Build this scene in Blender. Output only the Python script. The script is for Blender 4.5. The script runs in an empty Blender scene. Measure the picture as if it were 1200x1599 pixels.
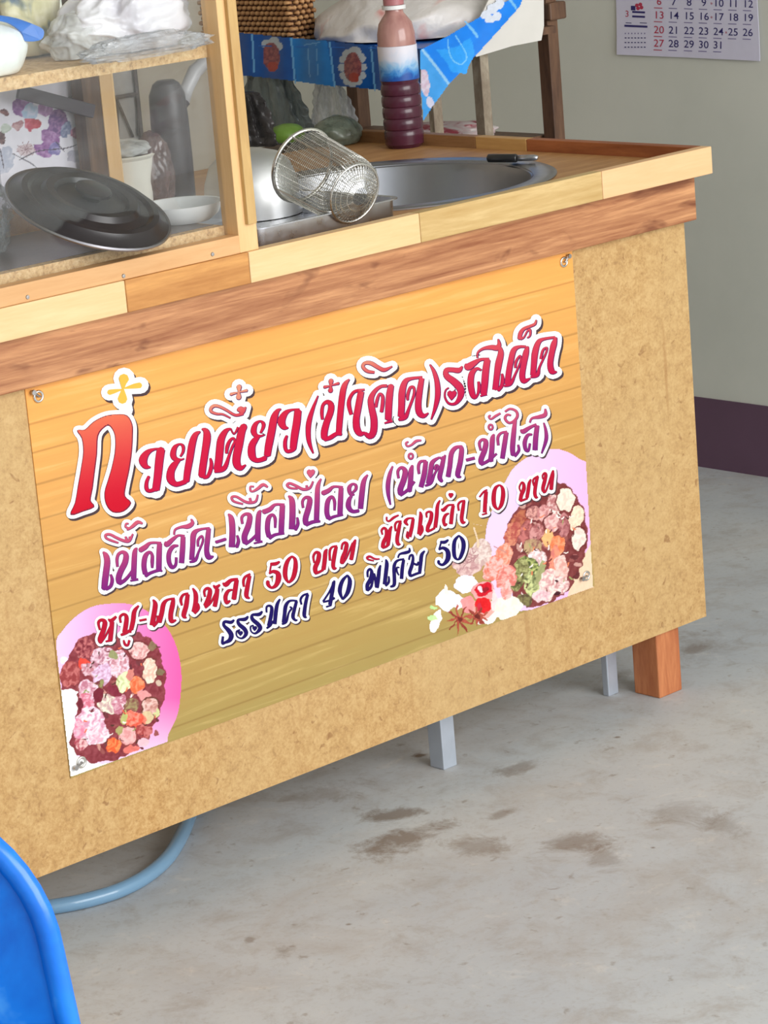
import bpy, bmesh, math, random
import numpy as np
from mathutils import Vector, Matrix, noise

random.seed(4)
scene = bpy.context.scene
COL = scene.collection

# ---------------------------------------------------------------- camera
F = 4459.14                                   # focal length in pixels of a 1200 x 1599 frame
CAM = np.array([-3.0488, -2.6994, 1.3610])
R = np.array([[0.7266, -0.6821, -0.0828], [-0.2319, -0.1301, -0.9640], [0.6468, 0.7196, -0.2527]])
u_, s_, v_ = np.linalg.svd(R); R = u_ @ v_
cam_data = bpy.data.cameras.new('camera')
cam_data.sensor_fit = 'VERTICAL'; cam_data.sensor_height = 24.0; cam_data.lens = F * 24.0 / 1599.0
cam_data.clip_start = 0.05; cam_data.clip_end = 60
cam = bpy.data.objects.new('camera', cam_data); COL.objects.link(cam)
M = Matrix(((R[0][0], -R[1][0], -R[2][0], CAM[0]), (R[0][1], -R[1][1], -R[2][1], CAM[1]),
            (R[0][2], -R[1][2], -R[2][2], CAM[2]), (0, 0, 0, 1)))
cam.matrix_world = M
scene.camera = cam

# ---------------------------------------------------------------- world, light, exposure
scene.view_settings.view_transform = 'Standard'
scene.view_settings.look = 'None'
scene.view_settings.gamma = 1.0
scene.view_settings.use_curve_mapping = False
scene.view_settings.exposure = 0.10
world = bpy.data.worlds.new('overcast_sky'); scene.world = world
world.use_nodes = True
bg = world.node_tree.nodes['Background']
bg.inputs['Color'].default_value = (0.93, 0.97, 1.0, 1)
bg.inputs['Strength'].default_value = 1.22

def area(name, loc, target, sx, sy, power, color):
    l = bpy.data.lights.new(name, 'AREA'); l.shape = 'RECTANGLE'; l.size = sx; l.size_y = sy
    l.energy = power; l.color = color
    o = bpy.data.objects.new(name, l); COL.objects.link(o); o.location = loc
    o.rotation_euler = (Vector(target) - Vector(loc)).to_track_quat('-Z', 'Y').to_euler()
    return o
area('daylight_from_open_front', (-0.6, -4.4, 2.0), (-0.6, 0.4, 0.45), 3.6, 2.2, 152, (1.0, 0.99, 0.97))

# ---------------------------------------------------------------- helpers
def ray(u, v):
    return R.T @ np.array([(u - 600) / F, (v - 799.5) / F, 1.0])
def at(u, v, ax, val):
    d = ray(u, v); i = 'XYZ'.index(ax)
    return Vector(CAM + d * (val - CAM[i]) / d[i])

def srgb(c):
    c = np.asarray(c, float) / 255.0
    return np.where(c <= 0.04045, c / 12.92, ((c + 0.055) / 1.055) ** 2.4)
def lin(*c):
    r = srgb(c[:3]); return (float(r[0]), float(r[1]), float(r[2]), 1.0)

class G:
    def __init__(s): s.v = []; s.f = []; s.c = None
    def add(s, vs, fs):
        b = len(s.v); s.v.extend([tuple(p) for p in vs]); s.f.extend([tuple(b + i for i in f) for f in fs])
    def box(s, x0, x1, y0, y1, z0, z1):
        s.add([(x0,y0,z0),(x1,y0,z0),(x1,y1,z0),(x0,y1,z0),(x0,y0,z1),(x1,y0,z1),(x1,y1,z1),(x0,y1,z1)],
              [(0,3,2,1),(4,5,6,7),(0,1,5,4),(1,2,6,5),(2,3,7,6),(3,0,4,7)]); return s
    def obox(s, a, b, w, h, up=(0,0,1)):
        """bar from a to b, width w, height h"""
        a = Vector(a); b = Vector(b); d = (b - a).normalized(); up = Vector(up)
        sd = d.cross(up).normalized(); uu = sd.cross(d).normalized()
        P = []
        for p in (a, b):
            for i, j in ((-1,-1),(1,-1),(1,1),(-1,1)): P.append(p + sd * w/2 * i + uu * h/2 * j)
        s.add(P, [(0,1,2,3),(7,6,5,4),(0,4,5,1),(1,5,6,2),(2,6,7,3),(3,7,4,0)]); return s
    def tube(s, pts, r, n=8, closed=False):
        pts = [Vector(p) for p in pts]; k = len(pts); rs = r if hasattr(r, '__len__') else [r] * k
        prev = None; b = len(s.v)
        for i, p in enumerate(pts):
            if closed: d = pts[(i+1) % k] - pts[i-1]
            else: d = pts[min(i+1, k-1)] - pts[max(i-1, 0)]
            d.normalize()
            if prev is None:
                a = Vector((0,0,1)) if abs(d.z) < .9 else Vector((1,0,0)); prev = d.cross(a).normalized()
            prev = (prev - d * prev.dot(d)).normalized(); q = d.cross(prev)
            for j in range(n):
                t = 2 * math.pi * j / n; s.v.append(tuple(p + (prev * math.cos(t) + q * math.sin(t)) * rs[i]))
        m = k if closed else k - 1
        for i in range(m):
            for j in range(n):
                a0 = b + i * n + j; a1 = b + i * n + (j + 1) % n
                c0 = b + ((i+1) % k) * n + j; c1 = b + ((i+1) % k) * n + (j + 1) % n
                s.f.append((a0, a1, c1, c0))
        if not closed:
            s.f.append(tuple(b + j for j in range(n))[::-1]); s.f.append(tuple(b + (k-1) * n + j for j in range(n)))
        return s
    def lathe(s, prof, c=(0,0,0), n=48, mat=None):
        b = len(s.v); k = len(prof)
        for (r, z) in prof:
            for j in range(n):
                t = 2 * math.pi * j / n; p = Vector((r * math.cos(t), r * math.sin(t), z))
                if mat: p = mat @ p
                s.v.append(tuple(p + Vector(c)))
        for i in range(k - 1):
            for j in range(n):
                s.f.append((b+i*n+j, b+i*n+(j+1)%n, b+(i+1)*n+(j+1)%n, b+(i+1)*n+j))
        return s

def base_of(parent):
    o = Vector((0,0,0))
    while parent is not None: o = o + parent.location; parent = parent.parent
    return o
def obj(name, g, mat, parent=None, smooth=False, origin=None, bevel=0, colors=None, label=None):
    me = bpy.data.meshes.new(name)
    off = base_of(parent)
    if parent is None:
        if origin is None:
            a = np.array(g.v); origin = ((a[:,0].min()+a[:,0].max())/2, (a[:,1].min()+a[:,1].max())/2, a[:,2].min())
        off = Vector(origin)
    loc = off if parent is None else Vector((0,0,0))
    me.from_pydata([(p[0]-off[0], p[1]-off[1], p[2]-off[2]) for p in g.v], [], g.f)
    if colors is not None:
        ca = me.color_attributes.new('Col', 'FLOAT_COLOR', 'POINT')
        c = np.ones((len(g.v), 4), dtype=np.float32); c[:, :3] = colors
        ca.data.foreach_set('color', c.ravel())
    me.validate(); me.update()
    if smooth: me.polygons.foreach_set('use_smooth', [True] * len(me.polygons))
    if mat: me.materials.append(mat)
    o = bpy.data.objects.new(name, me); COL.objects.link(o)
    o.location = loc
    if parent is not None: o.parent = parent
    if bevel:
        m = o.modifiers.new('edge', 'BEVEL'); m.width = bevel; m.segments = 2; m.limit_method = 'ANGLE'
    if label: o['label'] = label
    return o
def tag(o, label, cat, group=None):
    o['label'] = label; o['category'] = cat
    if group: o['group'] = group
    return o
def thing(name, label, cat, loc, group=None):
    o = bpy.data.objects.new(name, None); COL.objects.link(o); o.location = loc; o.empty_display_size = .05
    return tag(o, label, cat, group)
def struct(name, g, mat, **k):
    o = obj(name, g, mat, **k); o['kind'] = 'structure'; return o
def auto_smooth(o, ang=35):
    me = o.data
    me.polygons.foreach_set('use_smooth', [True] * len(me.polygons))
    me.set_sharp_from_angle(angle=math.radians(ang))
    return o

# ---------------------------------------------------------------- materials
class NT:
    def __init__(s, name):
        s.m = bpy.data.materials.new(name); s.m.use_nodes = True; s.t = s.m.node_tree
        s.b = s.t.nodes['Principled BSDF']; s.out = s.t.nodes['Material Output']
    def n(s, t, **k):
        x = s.t.nodes.new(t)
        for a, b in k.items():
            if a in ('operation', 'blend_type', 'data_type', 'attribute_name', 'wave_type', 'bands_direction', 'feature', 'noise_dimensions', 'distance'): setattr(x, a, b)
            else: x.inputs[a].default_value = b
        return x
    def l(s, a, b): s.t.links.new(a, b)
    def coord(s, scale=(1,1,1), rot=(0,0,0), loc=(0,0,0)):
        g = s.n('ShaderNodeNewGeometry'); mp = s.n('ShaderNodeMapping')
        mp.inputs['Scale'].default_value = scale; mp.inputs['Rotation'].default_value = rot; mp.inputs['Location'].default_value = loc
        tc = s.n('ShaderNodeTexCoord'); s.l(tc.outputs['Object'], mp.inputs['Vector']); s.t.nodes.remove(g)
        return mp.outputs['Vector']
    def noise(s, vec, scale, detail=4, rough=.55, dist=0):
        x = s.n('ShaderNodeTexNoise'); x.inputs['Scale'].default_value = scale; x.inputs['Detail'].default_value = detail
        x.inputs['Roughness'].default_value = rough; x.inputs['Distortion'].default_value = dist
        s.l(vec, x.inputs['Vector']); return x.outputs['Fac']
    def ramp(s, fac, stops):
        x = s.t.nodes.new('ShaderNodeValToRGB'); cr = x.color_ramp
        while len(cr.elements) < len(stops): cr.elements.new(.5)
        for e, (p, c) in zip(cr.elements, stops): e.position = p; e.color = c if len(c) == 4 else (*c, 1)
        s.l(fac, x.inputs['Fac']); return x.outputs['Color']
    def mix(s, a, b, fac, mode='MIX'):
        x = s.t.nodes.new('ShaderNodeMix'); x.data_type = 'RGBA'; x.blend_type = mode
        for v, i in ((fac, 0), (a, 6), (b, 7)):
            if hasattr(v, 'links'): s.l(v, x.inputs[i])
            else: x.inputs[i].default_value = v
        return x.outputs[2]
    def math(s, op, a, b=None):
        x = s.t.nodes.new('ShaderNodeMath'); x.operation = op
        for v, i in ((a, 0), (b, 1)):
            if v is None: continue
            if hasattr(v, 'links'): s.l(v, x.inputs[i])
            else: x.inputs[i].default_value = v
        return x.outputs[0]
    def bump(s, h, strength=.2, dist=.002):
        x = s.t.nodes.new('ShaderNodeBump'); x.inputs['Strength'].default_value = strength; x.inputs['Distance'].default_value = dist
        s.l(h, x.inputs['Height']); s.l(x.outputs[0], s.b.inputs['Normal'])
    def color(s, c):
        if hasattr(c, 'links'): s.l(c, s.b.inputs['Base Color'])
        else: s.b.inputs['Base Color'].default_value = c
    def set(s, **k):
        for a, b in k.items(): s.b.inputs[a.replace('_', ' ')].default_value = b
        return s

def wood(name, light, dark, stretch=(3, 30, 30), amount=1.0, rough=.55, seed=0.0, knots=False):
    m = NT(name); v = m.coord(stretch, loc=(seed, seed*2, seed*3))
    f1 = m.noise(v, 1.6, 6, .6, .6); f2 = m.noise(v, 9, 3, .6, .2)
    f = m.math('ADD', m.math('MULTIPLY', f1, .75), m.math('MULTIPLY', f2, .25))
    mid = tuple((a + b) / 2 for a, b in zip(light, dark))
    c = m.ramp(f, [(.5 - .22/amount, dark), (.5, mid), (.5 + .16/amount, light)])
    if knots:
        k = m.noise(m.coord((5, 14, 14), loc=(2.3+seed, 1, .4)), 1.3, 3, .6, 1.2)
        c = m.mix(c, (dark[0]*.55, dark[1]*.42, dark[2]*.4, 1), m.ramp(k, [(.60, (0,0,0,1)), (.72, (.75,.75,.75,1))]))
    m.color(c); m.set(Roughness=rough); m.bump(f2, .15, .001)
    return m.m
def plain(name, c, rough=.5, metal=0, noise_amt=.12, nscale=40, bump=.0, **k):
    m = NT(name); v = m.coord()
    f = m.noise(v, nscale, 4)
    d = tuple(x * (1 - noise_amt) for x in c[:3]) + (1,); e = tuple(min(1, x * (1 + noise_amt)) for x in c[:3]) + (1,)
    m.color(m.ramp(f, [(.3, d), (.7, e)])); m.set(Roughness=rough, Metallic=metal); m.set(**k)
    if bump: m.bump(f, bump, .002)
    return m.m
def metal(name, c, rough=.3, nscale=60, var=.12):
    m = NT(name); v = m.coord((1, 1, 1)); f = m.noise(v, nscale, 5)
    m.color(c); m.set(Metallic=1.0)
    r = m.ramp(f, [(.3, (rough - var/2,)*3 + (1,)), (.7, (rough + var/2,)*3 + (1,))])
    m.l(r, m.b.inputs['Roughness']); return m.m
def clear(name, tint=(1,1,1,1), body=(.9,.9,.9,1), opacity=.3, gloss=.3, rough=.12, nscale=30, streak=(1,1,1)):
    """thin transparent plastic: transparent + hazy body + glossy"""
    m = NT(name); v = m.coord(streak); f = m.noise(v, nscale, 4, .6, .5)
    m.color(body); m.set(Roughness=rough); m.b.inputs['Specular IOR Level'].default_value = gloss
    tr = m.n('ShaderNodeBsdfTransparent'); tr.inputs['Color'].default_value = tint
    mx = m.n('ShaderNodeMixShader')
    lo, hi = max(0, opacity * .45), min(1, opacity * 1.6)
    fac = m.ramp(f, [(.35, (lo, lo, lo, 1)), (.68, (hi, hi, hi, 1))])
    m.l(fac, mx.inputs[0]); m.l(tr.outputs[0], mx.inputs[1]); m.l(m.b.outputs[0], mx.inputs[2])
    m.l(mx.outputs[0], m.out.inputs['Surface']); return m.m
def pane_mat(name, haze=.06):
    m = NT(name); m.color((.85,.88,.9,1)); m.set(Roughness=.6)
    tr = m.n('ShaderNodeBsdfTransparent'); tr.inputs['Color'].default_value = (.96,.97,.97,1)
    gl = m.n('ShaderNodeBsdfGlossy'); gl.inputs['Roughness'].default_value = .03
    f = m.noise(m.coord((1,1,4)), 5, 4, .6, .6)
    hz = m.ramp(f, [(.35, (haze*.4,)*3+(1,)), (.7, (haze*1.8,)*3+(1,))])
    m1 = m.n('ShaderNodeMixShader'); m.l(hz, m1.inputs[0]); m.l(tr.outputs[0], m1.inputs[1]); m.l(m.b.outputs[0], m1.inputs[2])
    lw_ = m.n('ShaderNodeLayerWeight'); fr = m.math('ADD', m.math('MULTIPLY', m.math('POWER', lw_.outputs['Facing'], 4.0), .5), .02)
    m2 = m.n('ShaderNodeMixShader'); m.l(fr, m2.inputs[0]); m.l(m1.outputs[0], m2.inputs[1]); m.l(gl.outputs[0], m2.inputs[2])
    m.l(m2.outputs[0], m.out.inputs['Surface']); return m.m
def vcol(name, rough=.4, bump=0, spec=.5):
    m = NT(name); a = m.n('ShaderNodeAttribute', attribute_name='Col'); m.color(a.outputs['Color']); m.set(Roughness=rough)
    m.b.inputs['Specular IOR Level'].default_value = spec
    if bump: m.bump(m.noise(m.coord(), 60, 3), bump, .001)
    return m.m

# MDF board of the counter front
m = NT('raw_fibreboard'); v = m.coord()
f1 = m.noise(v, 70, 4, .7, .4); f2 = m.noise(v, 240, 3, .7); f3 = m.noise(m.coord((1,1,.35)), 3, 3)
c = m.ramp(m.math('ADD', m.math('MULTIPLY', f1, .55), m.math('MULTIPLY', f2, .45)), [(.34, lin(152,106,56)), (.47, lin(188,144,86)), (.62, lin(210,172,116))])
c = m.mix(c, lin(200,170,120), m.ramp(f3, [(.35, (0,0,0,1)), (.7, (.6,.6,.6,1))]))
sp = m.noise(v, 75, 2, .6, .6); c = m.mix(c, lin(138,92,50), m.ramp(sp, [(.64, (0,0,0,1)), (.74, (.65,.65,.65,1))]))
dr = m.noise(m.coord((1,1,.06), loc=(.3,0,.2)), 28, 2); c = m.mix(c, lin(160,112,62), m.ramp(dr, [(.68, (0,0,0,1)), (.73, (.45,.45,.45,1))]))
m.color(c); m.set(Roughness=.6); m.bump(f1, .25, .001); MDF = m.m

m = NT('particle_board'); v = m.coord(); vo = m.n('ShaderNodeTexVoronoi'); vo.inputs['Scale'].default_value = 230; m.l(v, vo.inputs['Vector'])
f = m.noise(v, 120, 4, .7)
c = m.ramp(f, [(.33, lin(128,88,50)), (.45, lin(204,160,108)), (.65, lin(238,208,160))])
vb = m.ramp(vo.outputs['Distance'], [(.0, lin(150,108,66)), (.35, lin(226,190,140))]); c = m.mix(c, vb, .35); m.color(c); m.set(Roughness=.8); m.bump(f, .5, .002); CHIP = m.m

W_LIGHT = wood('pale_yellow_wood', lin(240,206,156), lin(226,182,126), amount=.8, seed=1)
W_ORANGE = wood('orange_brown_wood', lin(216,156,88), lin(170,108,50), seed=2)
W_OLIVE = wood('olive_tan_wood', lin(220,190,134), lin(184,146,84), seed=3)
W_PEACH = wood('peach_wood', lin(242,200,152), lin(228,178,126), amount=.7, seed=4)
W_BOARD = wood('red_brown_board', lin(212,154,106), lin(136,74,42), stretch=(2.0, 30, 38), amount=1.25, seed=5.3, knots=True)
W_TOP = wood('worktop_wood', lin(200,152,98), lin(164,112,62), seed=6, stretch=(4,25,25))
W_REDDISH = wood('reddish_wood', lin(178,106,60), lin(128,66,32), seed=7, stretch=(25,3,25))
W_BRN = wood('dull_brown_wood', lin(168,124,80), lin(120,82,48), seed=8, stretch=(25,3,25))
W_TAN = wood('tan_wood', lin(212,168,104), lin(184,136,76), seed=9, stretch=(25,3,25))
W_LEG = wood('varnished_leg_wood', lin(206,132,84), lin(160,82,44), seed=10, stretch=(25,25,4))
W_CAB = wood('cabinet_pine', lin(240,200,146), lin(220,172,112), amount=.7, seed=11, stretch=(25,25,3))
W_CABH = wood('cabinet_pine_rail', lin(228,182,130), lin(206,152,98), amount=.8, seed=12)
W_DARK = wood('dark_rack_wood', lin(124,90,66), lin(66,44,34), seed=13, stretch=(30,30,4))
W_PATCH = wood('worn_rack_wood', lin(178,166,146), lin(96,74,58), seed=14, stretch=(20,20,10))
STEEL = metal('stainless_steel', (.55,.56,.60,1), .3)
ALU = metal('dull_aluminium', (.78,.79,.80,1), .42)
GALV = plain('galvanised_steel', lin(186,194,206), .38, .35, .06, 30)
WIRE = metal('steel_wire', (.70,.69,.66,1), .3)
SCREW = metal('screw_steel', (.45,.43,.42,1), .4)

# concrete floor with brown stains lying where the photograph has them
m = NT('worn_concrete'); v = m.coord()
f1 = m.noise(v, 1.7, 6, .65, .3); f2 = m.noise(m.coord((1, .9, 1), rot=(0,0,.3)), 15, 9, .74, .4); f3 = m.noise(v, 110, 3, .6)
c = m.ramp(f1, [(.3, lin(182,187,193)), (.55, lin(196,199,201)), (.75, lin(208,208,207))])
c = m.mix(c, lin(150,136,122), m.ramp(f2, [(.50, (0,0,0,1)), (.70, (.45,.45,.45,1))]))
f4 = m.noise(v, 5, 6, .7, .8); c = m.mix(c, lin(166,150,134), m.ramp(f4, [(.50, (0,0,0,1)), (.70, (.32,.32,.32,1))]))
f5 = m.noise(v, 38, 4, .6, .3); c = m.mix(c, lin(132,116,102), m.ramp(f5, [(.64, (0,0,0,1)), (.72, (.5,.5,.5,1))]))
c = m.mix(c, lin(226,220,212), m.ramp(f2, [(.28, (.5,.5,.5,1)), (.42, (0,0,0,1))]))
c = m.mix(c, lin(158,150,142), m.ramp(f3, [(.55, (0,0,0,1)), (.75, (.35,.35,.35,1))]))
def stain(c, u0, v0, u1, v1, wid, strength, col=(118,98,80)):
    a = at(u0, v0, 'Z', 0); b = at(u1, v1, 'Z', 0); ctr = (a + b) / 2; d = b - a; L = d.length / 2; ang = math.atan2(d.y, d.x)
    mp = m.n('ShaderNodeMapping'); mp.vector_type = 'TEXTURE'
    mp.inputs['Location'].default_value = (ctr.x, ctr.y, 0); mp.inputs['Rotation'].default_value = (0, 0, ang); mp.inputs['Scale'].default_value = (L, wid, 1)
    m.l(v, mp.inputs['Vector'])
    ln = m.n('ShaderNodeVectorMath'); ln.operation = 'LENGTH'; m.l(mp.outputs[0], ln.inputs[0])
    k = m.math('SUBTRACT', 1.0, ln.outputs['Value'])
    k = m.math('ADD', k, m.math('MULTIPLY', m.math('SUBTRACT', f2, .5), 3.2))
    return m.mix(c, lin(*col), m.ramp(k, [(.12, (0,0,0,1)), (.7, (strength,)*3 + (1,))]))
for s in [(540,1345,720,1275,.05,.75), (560,1275,680,1268,.03,.7), (690,1330,800,1310,.04,.5), (830,1330,960,1300,.05,.6),
          (760,1285,800,1262,.015,.5), (1060,1025,1110,1005,.03,.5), (930,1062,1000,1048,.03,.5), (1090,1300,1180,1280,.05,.35),
          (760,1215,860,1180,.03,.5), (420,1490,470,1480,.02,.5), (1000,1280,1120,1250,.06,.3),
          (895,1345,1000,1335,.05,.4), (380,1470,400,1466,.012,.5), (536,1445,552,1442,.006,.7), (958,1152,972,1150,.006,.8),
          (640,1182,672,1178,.012,.9), (1014,1325,1026,1322,.006,.8), (450,1265,560,1215,.05,.3), (1000,1020,1180,1010,.1,.25)]:
    c = stain(c, *s)
m.color(c); m.set(Roughness=.62); m.bump(m.math('ADD', f2, m.math('MULTIPLY', f3, .4)), .25, .003); CONC = m.m

m = NT('painted_wall_grey_green'); v = m.coord(); f = m.noise(v, 2.2, 5, .6); f2 = m.noise(v, 90, 3)
c = m.ramp(f, [(.3, lin(204,207,197)), (.7, lin(218,219,209))]); m.color(c); m.set(Roughness=.8); m.bump(f2, .12, .001); WALL = m.m
WALLB = plain('painted_wall_beige', lin(196,180,160), .8, nscale=3, noise_amt=.06)
PURPLE = plain('purple_painted_skirting', lin(98,72,92), .55, nscale=8, noise_amt=.06)
CEIL = plain('ceiling_board', lin(200,200,196), .8, nscale=4, noise_amt=.04)

# ---------------------------------------------------------------- the setting
XW = 0.988; YB = 2.25
g = G(); g.box(-7, XW + .12, -7, YB + .12, -.12, 0); struct('floor', g, CONC, origin=(0,0,0))
g = G(); g.box(XW, XW + .12, -3.2, YB + .12, 0, 2.9); struct('wall_right', g, WALL)
g = G(); g.box(-4.5, XW, YB, YB + .12, 0, 2.9); struct('wall_back', g, WALLB)
g = G(); g.box(XW - .003, XW, -3.2, YB, 0, .1385); struct('baseboard_right', g, PURPLE)
g = G(); g.box(-4.5, XW - .003, YB - .003, YB, 0, .1385); struct('baseboard_back', g, PURPLE)
g = G(); g.box(-4.62, XW + .12, -3.2, YB + .12, 2.9, 3.0); struct('ceiling', g, CEIL)  # out of view, carried forward to cut the light from above
g = G(); g.box(-4.62, -4.5, -3.2, YB + .12, 0, 2.9); struct('unseen_wall_left', g, WALL)  # unseen wall, added to hold back light from the left

# wrought window grille seen through the cabinet on the back wall
p0 = at(182, 108, 'Y', YB - .02); p1 = at(224, 240, 'Y', YB - .02)
IRON = plain('dark_grille_iron', lin(92,78,74), .6)
gx0, gx1, gz0, gz1 = p0.x - .12, p1.x, p1.z - .04, p0.z + .5
win = obj('window_1', G().box(gx0, gx1, YB - .012, YB - .001, gz0, gz1), plain('milky_window_pane', lin(178,170,166), .35), origin=None)
win['kind'] = 'structure'
g = G()
for a, b in (((gx0, gz0), (gx1, gz0)), ((gx0, gz1), (gx1, gz1)), ((gx0, gz0), (gx0, gz1)), ((gx1, gz0), (gx1, gz1)), ((gx0, gz0+.17), (gx1, gz0+.17))):
    g.tube([(a[0], YB-.02, a[1]), (b[0], YB-.02, b[1])], .005, 6)
obj('grille_frame', g, IRON, win)
for k in range(3):
    cx = gx0 + (k + .5) * (gx1 - gx0) / 3
    g = G(); pts = []
    for i in range(28):
        t = i / 27 * 2.3 * math.pi; r = .028 - .0028 * t
        pts.append((cx + r * math.cos(t) * (1 if k % 2 else -1), YB - .02, gz0 + .05 + r * math.sin(t)))
    g.tube(pts, .003, 5); g.tube([(cx - .03, YB-.02, gz0 + .17), (cx + .005, YB-.02, gz0 + .08)], .003, 5)
    g.tube([(cx + .03, YB-.02, gz0 + .17), (cx + .02, YB-.02, gz0 + .08)], .003, 5)
    obj('grille_scroll', g, IRON, win, smooth=True)

# ---------------------------------------------------------------- the counter
XL = -1.95; XR = .0244; YD = .72
ctr = thing('noodle_counter', 'long wooden street-food counter with raw board front and edged worktop', 'counter', (-.95, .35, 0))
obj('front_panel', G().box(XL, 0.0, 0, .012, .103, .745), MDF, ctr)
def xat(u, v, y): return at(u, v, 'Y', y).x
obj('apron_board', G().box(XL, .0056, -.02, 0, .697, .7605), W_BOARD, ctr, bevel=.0015, label='reddish brown board under the worktop edge')
cuts = [XL, xat(195, 438, -.0385), xat(388, 394, -.0385), xat(655, 333, -.0385), xat(940, 267, -.0385), XR]
mats = [W_LIGHT, W_ORANGE, W_LIGHT, W_OLIVE, W_PEACH]
labs = ['pale yellow edging piece at the left', 'orange brown edging piece', 'pale yellow edging piece in the middle', 'olive tan edging piece', 'peach coloured edging piece at the corner']
for i in range(5):
    obj('rim_piece', G().box(cuts[i] + .0004, cuts[i+1] - .0004, -.0385, -.020, .7614, .80), mats[i], ctr, bevel=.0012, label=labs[i])
# right end rim
yc = [-.0198, at(835, 214, 'X', XR).y, at(755, 209, 'X', XR).y, YD]
for i, (mm, lb) in enumerate(((W_REDDISH, 'reddish end edging piece'), (W_TAN, 'light tan end edging piece'), (W_BRN, 'dull brown end edging piece'))):
    obj('rim_piece', G().box(XR - .0185, XR, yc[i] + .0004, yc[i+1] - .0004, .7614, .80), mm, ctr, bevel=.0012, label=lb)
# worktop with the round sink hole
SC = Vector((-.314, .279, 0)); SR = .243
ZW = .782
x0, x1, y0, y1 = XL, XR - .0187, -.0196, YD
hole = SR - .034; n = 72; g = G()
def edge(t):
    dx, dy = math.cos(t), math.sin(t); k = 1e9
    if dx > 1e-9: k = min(k, (x1 - SC.x) / dx)
    if dx < -1e-9: k = min(k, (x0 - SC.x) / dx)
    if dy > 1e-9: k = min(k, (y1 - SC.y) / dy)
    if dy < -1e-9: k = min(k, (y0 - SC.y) / dy)
    return (SC.x + dx * k, SC.y + dy * k)
angs = sorted(set([2 * math.pi * i / n for i in range(n)] + [math.atan2(b - SC.y, a - SC.x) % (2*math.pi) for a in (x0, x1) for b in (y0, y1)]))
N = len(angs); vs = []
for z in (ZW, .762):
    for t in angs:
        e = edge(t); vs.append((SC.x + hole * math.cos(t), SC.y + hole * math.sin(t), z)); vs.append((e[0], e[1], z))
fs = []
for i in range(N):
    j = (i + 1) % N
    fs.append((2*i, 2*i+1, 2*j+1, 2*j)); b = 2*N
    fs.append((b+2*j, b+2*j+1, b+2*i+1, b+2*i)); fs.append((2*i+1, b+2*i+1, b+2*j+1, 2*j+1)); fs.append((2*j, b+2*j, b+2*i, 2*i))
g.add(vs, fs); obj('worktop', g, W_TOP, ctr)
lw = .05
def wl(x, y, name='leg', mt=W_LEG, w=lw, h=.7605, lb=None):
    return obj(name, G().box(x, x + w, y, y + w, 0, h), mt, ctr, bevel=.002, label=lb)
wl(-.0985, .0125, lb='varnished reddish wooden leg at the right front')
wl(-.07, YD - .08); wl(XL + .02, .0125); wl(XL + .02, YD - .08)
sa = at(694, 1203, 'Z', 0); sb = at(951.5, 1088, 'Z', 0)
for p, w in ((sa, .026), (sb, .022)):
    obj('steel_leg', G().box(p.x, p.x + w, p.y, p.y + (.028 if w > .024 else .012), 0, .7605), GALV, ctr, bevel=.0015, label='thin galvanised steel leg')
obj('steel_leg', G().box(-1.35, -1.324, .08, .11, 0, .7605), GALV, ctr, bevel=.0015)
obj('back_rail', G().box(XL + .07, -.07, YD - .06, YD - .035, .70, .7605), W_BRN, ctr)
obj('end_apron', G().box(-.022, 0.0, .0635, YD - .08, .697, .7605), W_BRN, ctr)

# ---------------------------------------------------------------- numpy painting helpers for printed pictures
def lattice(seed, U, V, s):
    rng = np.random.default_rng(seed); T = rng.random((256, 256))
    x = U / s; y = V / s; xi = np.floor(x).astype(int); yi = np.floor(y).astype(int); fx = x - xi; fy = y - yi
    fx = fx*fx*(3-2*fx); fy = fy*fy*(3-2*fy); g_ = lambda a, b: T[a % 256, b % 256]
    return (g_(xi,yi)*(1-fx)*(1-fy) + g_(xi+1,yi)*fx*(1-fy) + g_(xi,yi+1)*(1-fx)*fy + g_(xi+1,yi+1)*fx*fy)
def inpoly(P, U, V):
    P = np.asarray(P, float); r = np.zeros(U.shape, bool); j = len(P) - 1
    for i in range(len(P)):
        xi, yi = P[i]; xj, yj = P[j]
        cnd = ((yi > V) != (yj > V)) & (U < (xj - xi) * (V - yi) / ((yj - yi) if abs(yj - yi) > 1e-9 else 1e-9) + xi)
        r ^= cnd; j = i
    return r
def smooth_poly(P, k=6, closed=True):
    P = np.asarray(P, float); n_ = len(P); out = []
    rng_ = range(n_) if closed else range(n_ - 1)
    for i in rng_:
        if closed: a, b, c_, d = P[i-1], P[i], P[(i+1) % n_], P[(i+2) % n_]
        else: a, b, c_, d = P[max(i-1,0)], P[i], P[i+1], P[min(i+2, n_-1)]
        for t in np.arange(k) / k:
            out.append(.5*((2*b) + (-a+c_)*t + (2*a-5*b+4*c_-d)*t*t + (-a+3*b-3*c_+d)*t**3))
    if not closed: out.append(P[-1])
    return np.array(out)
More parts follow.
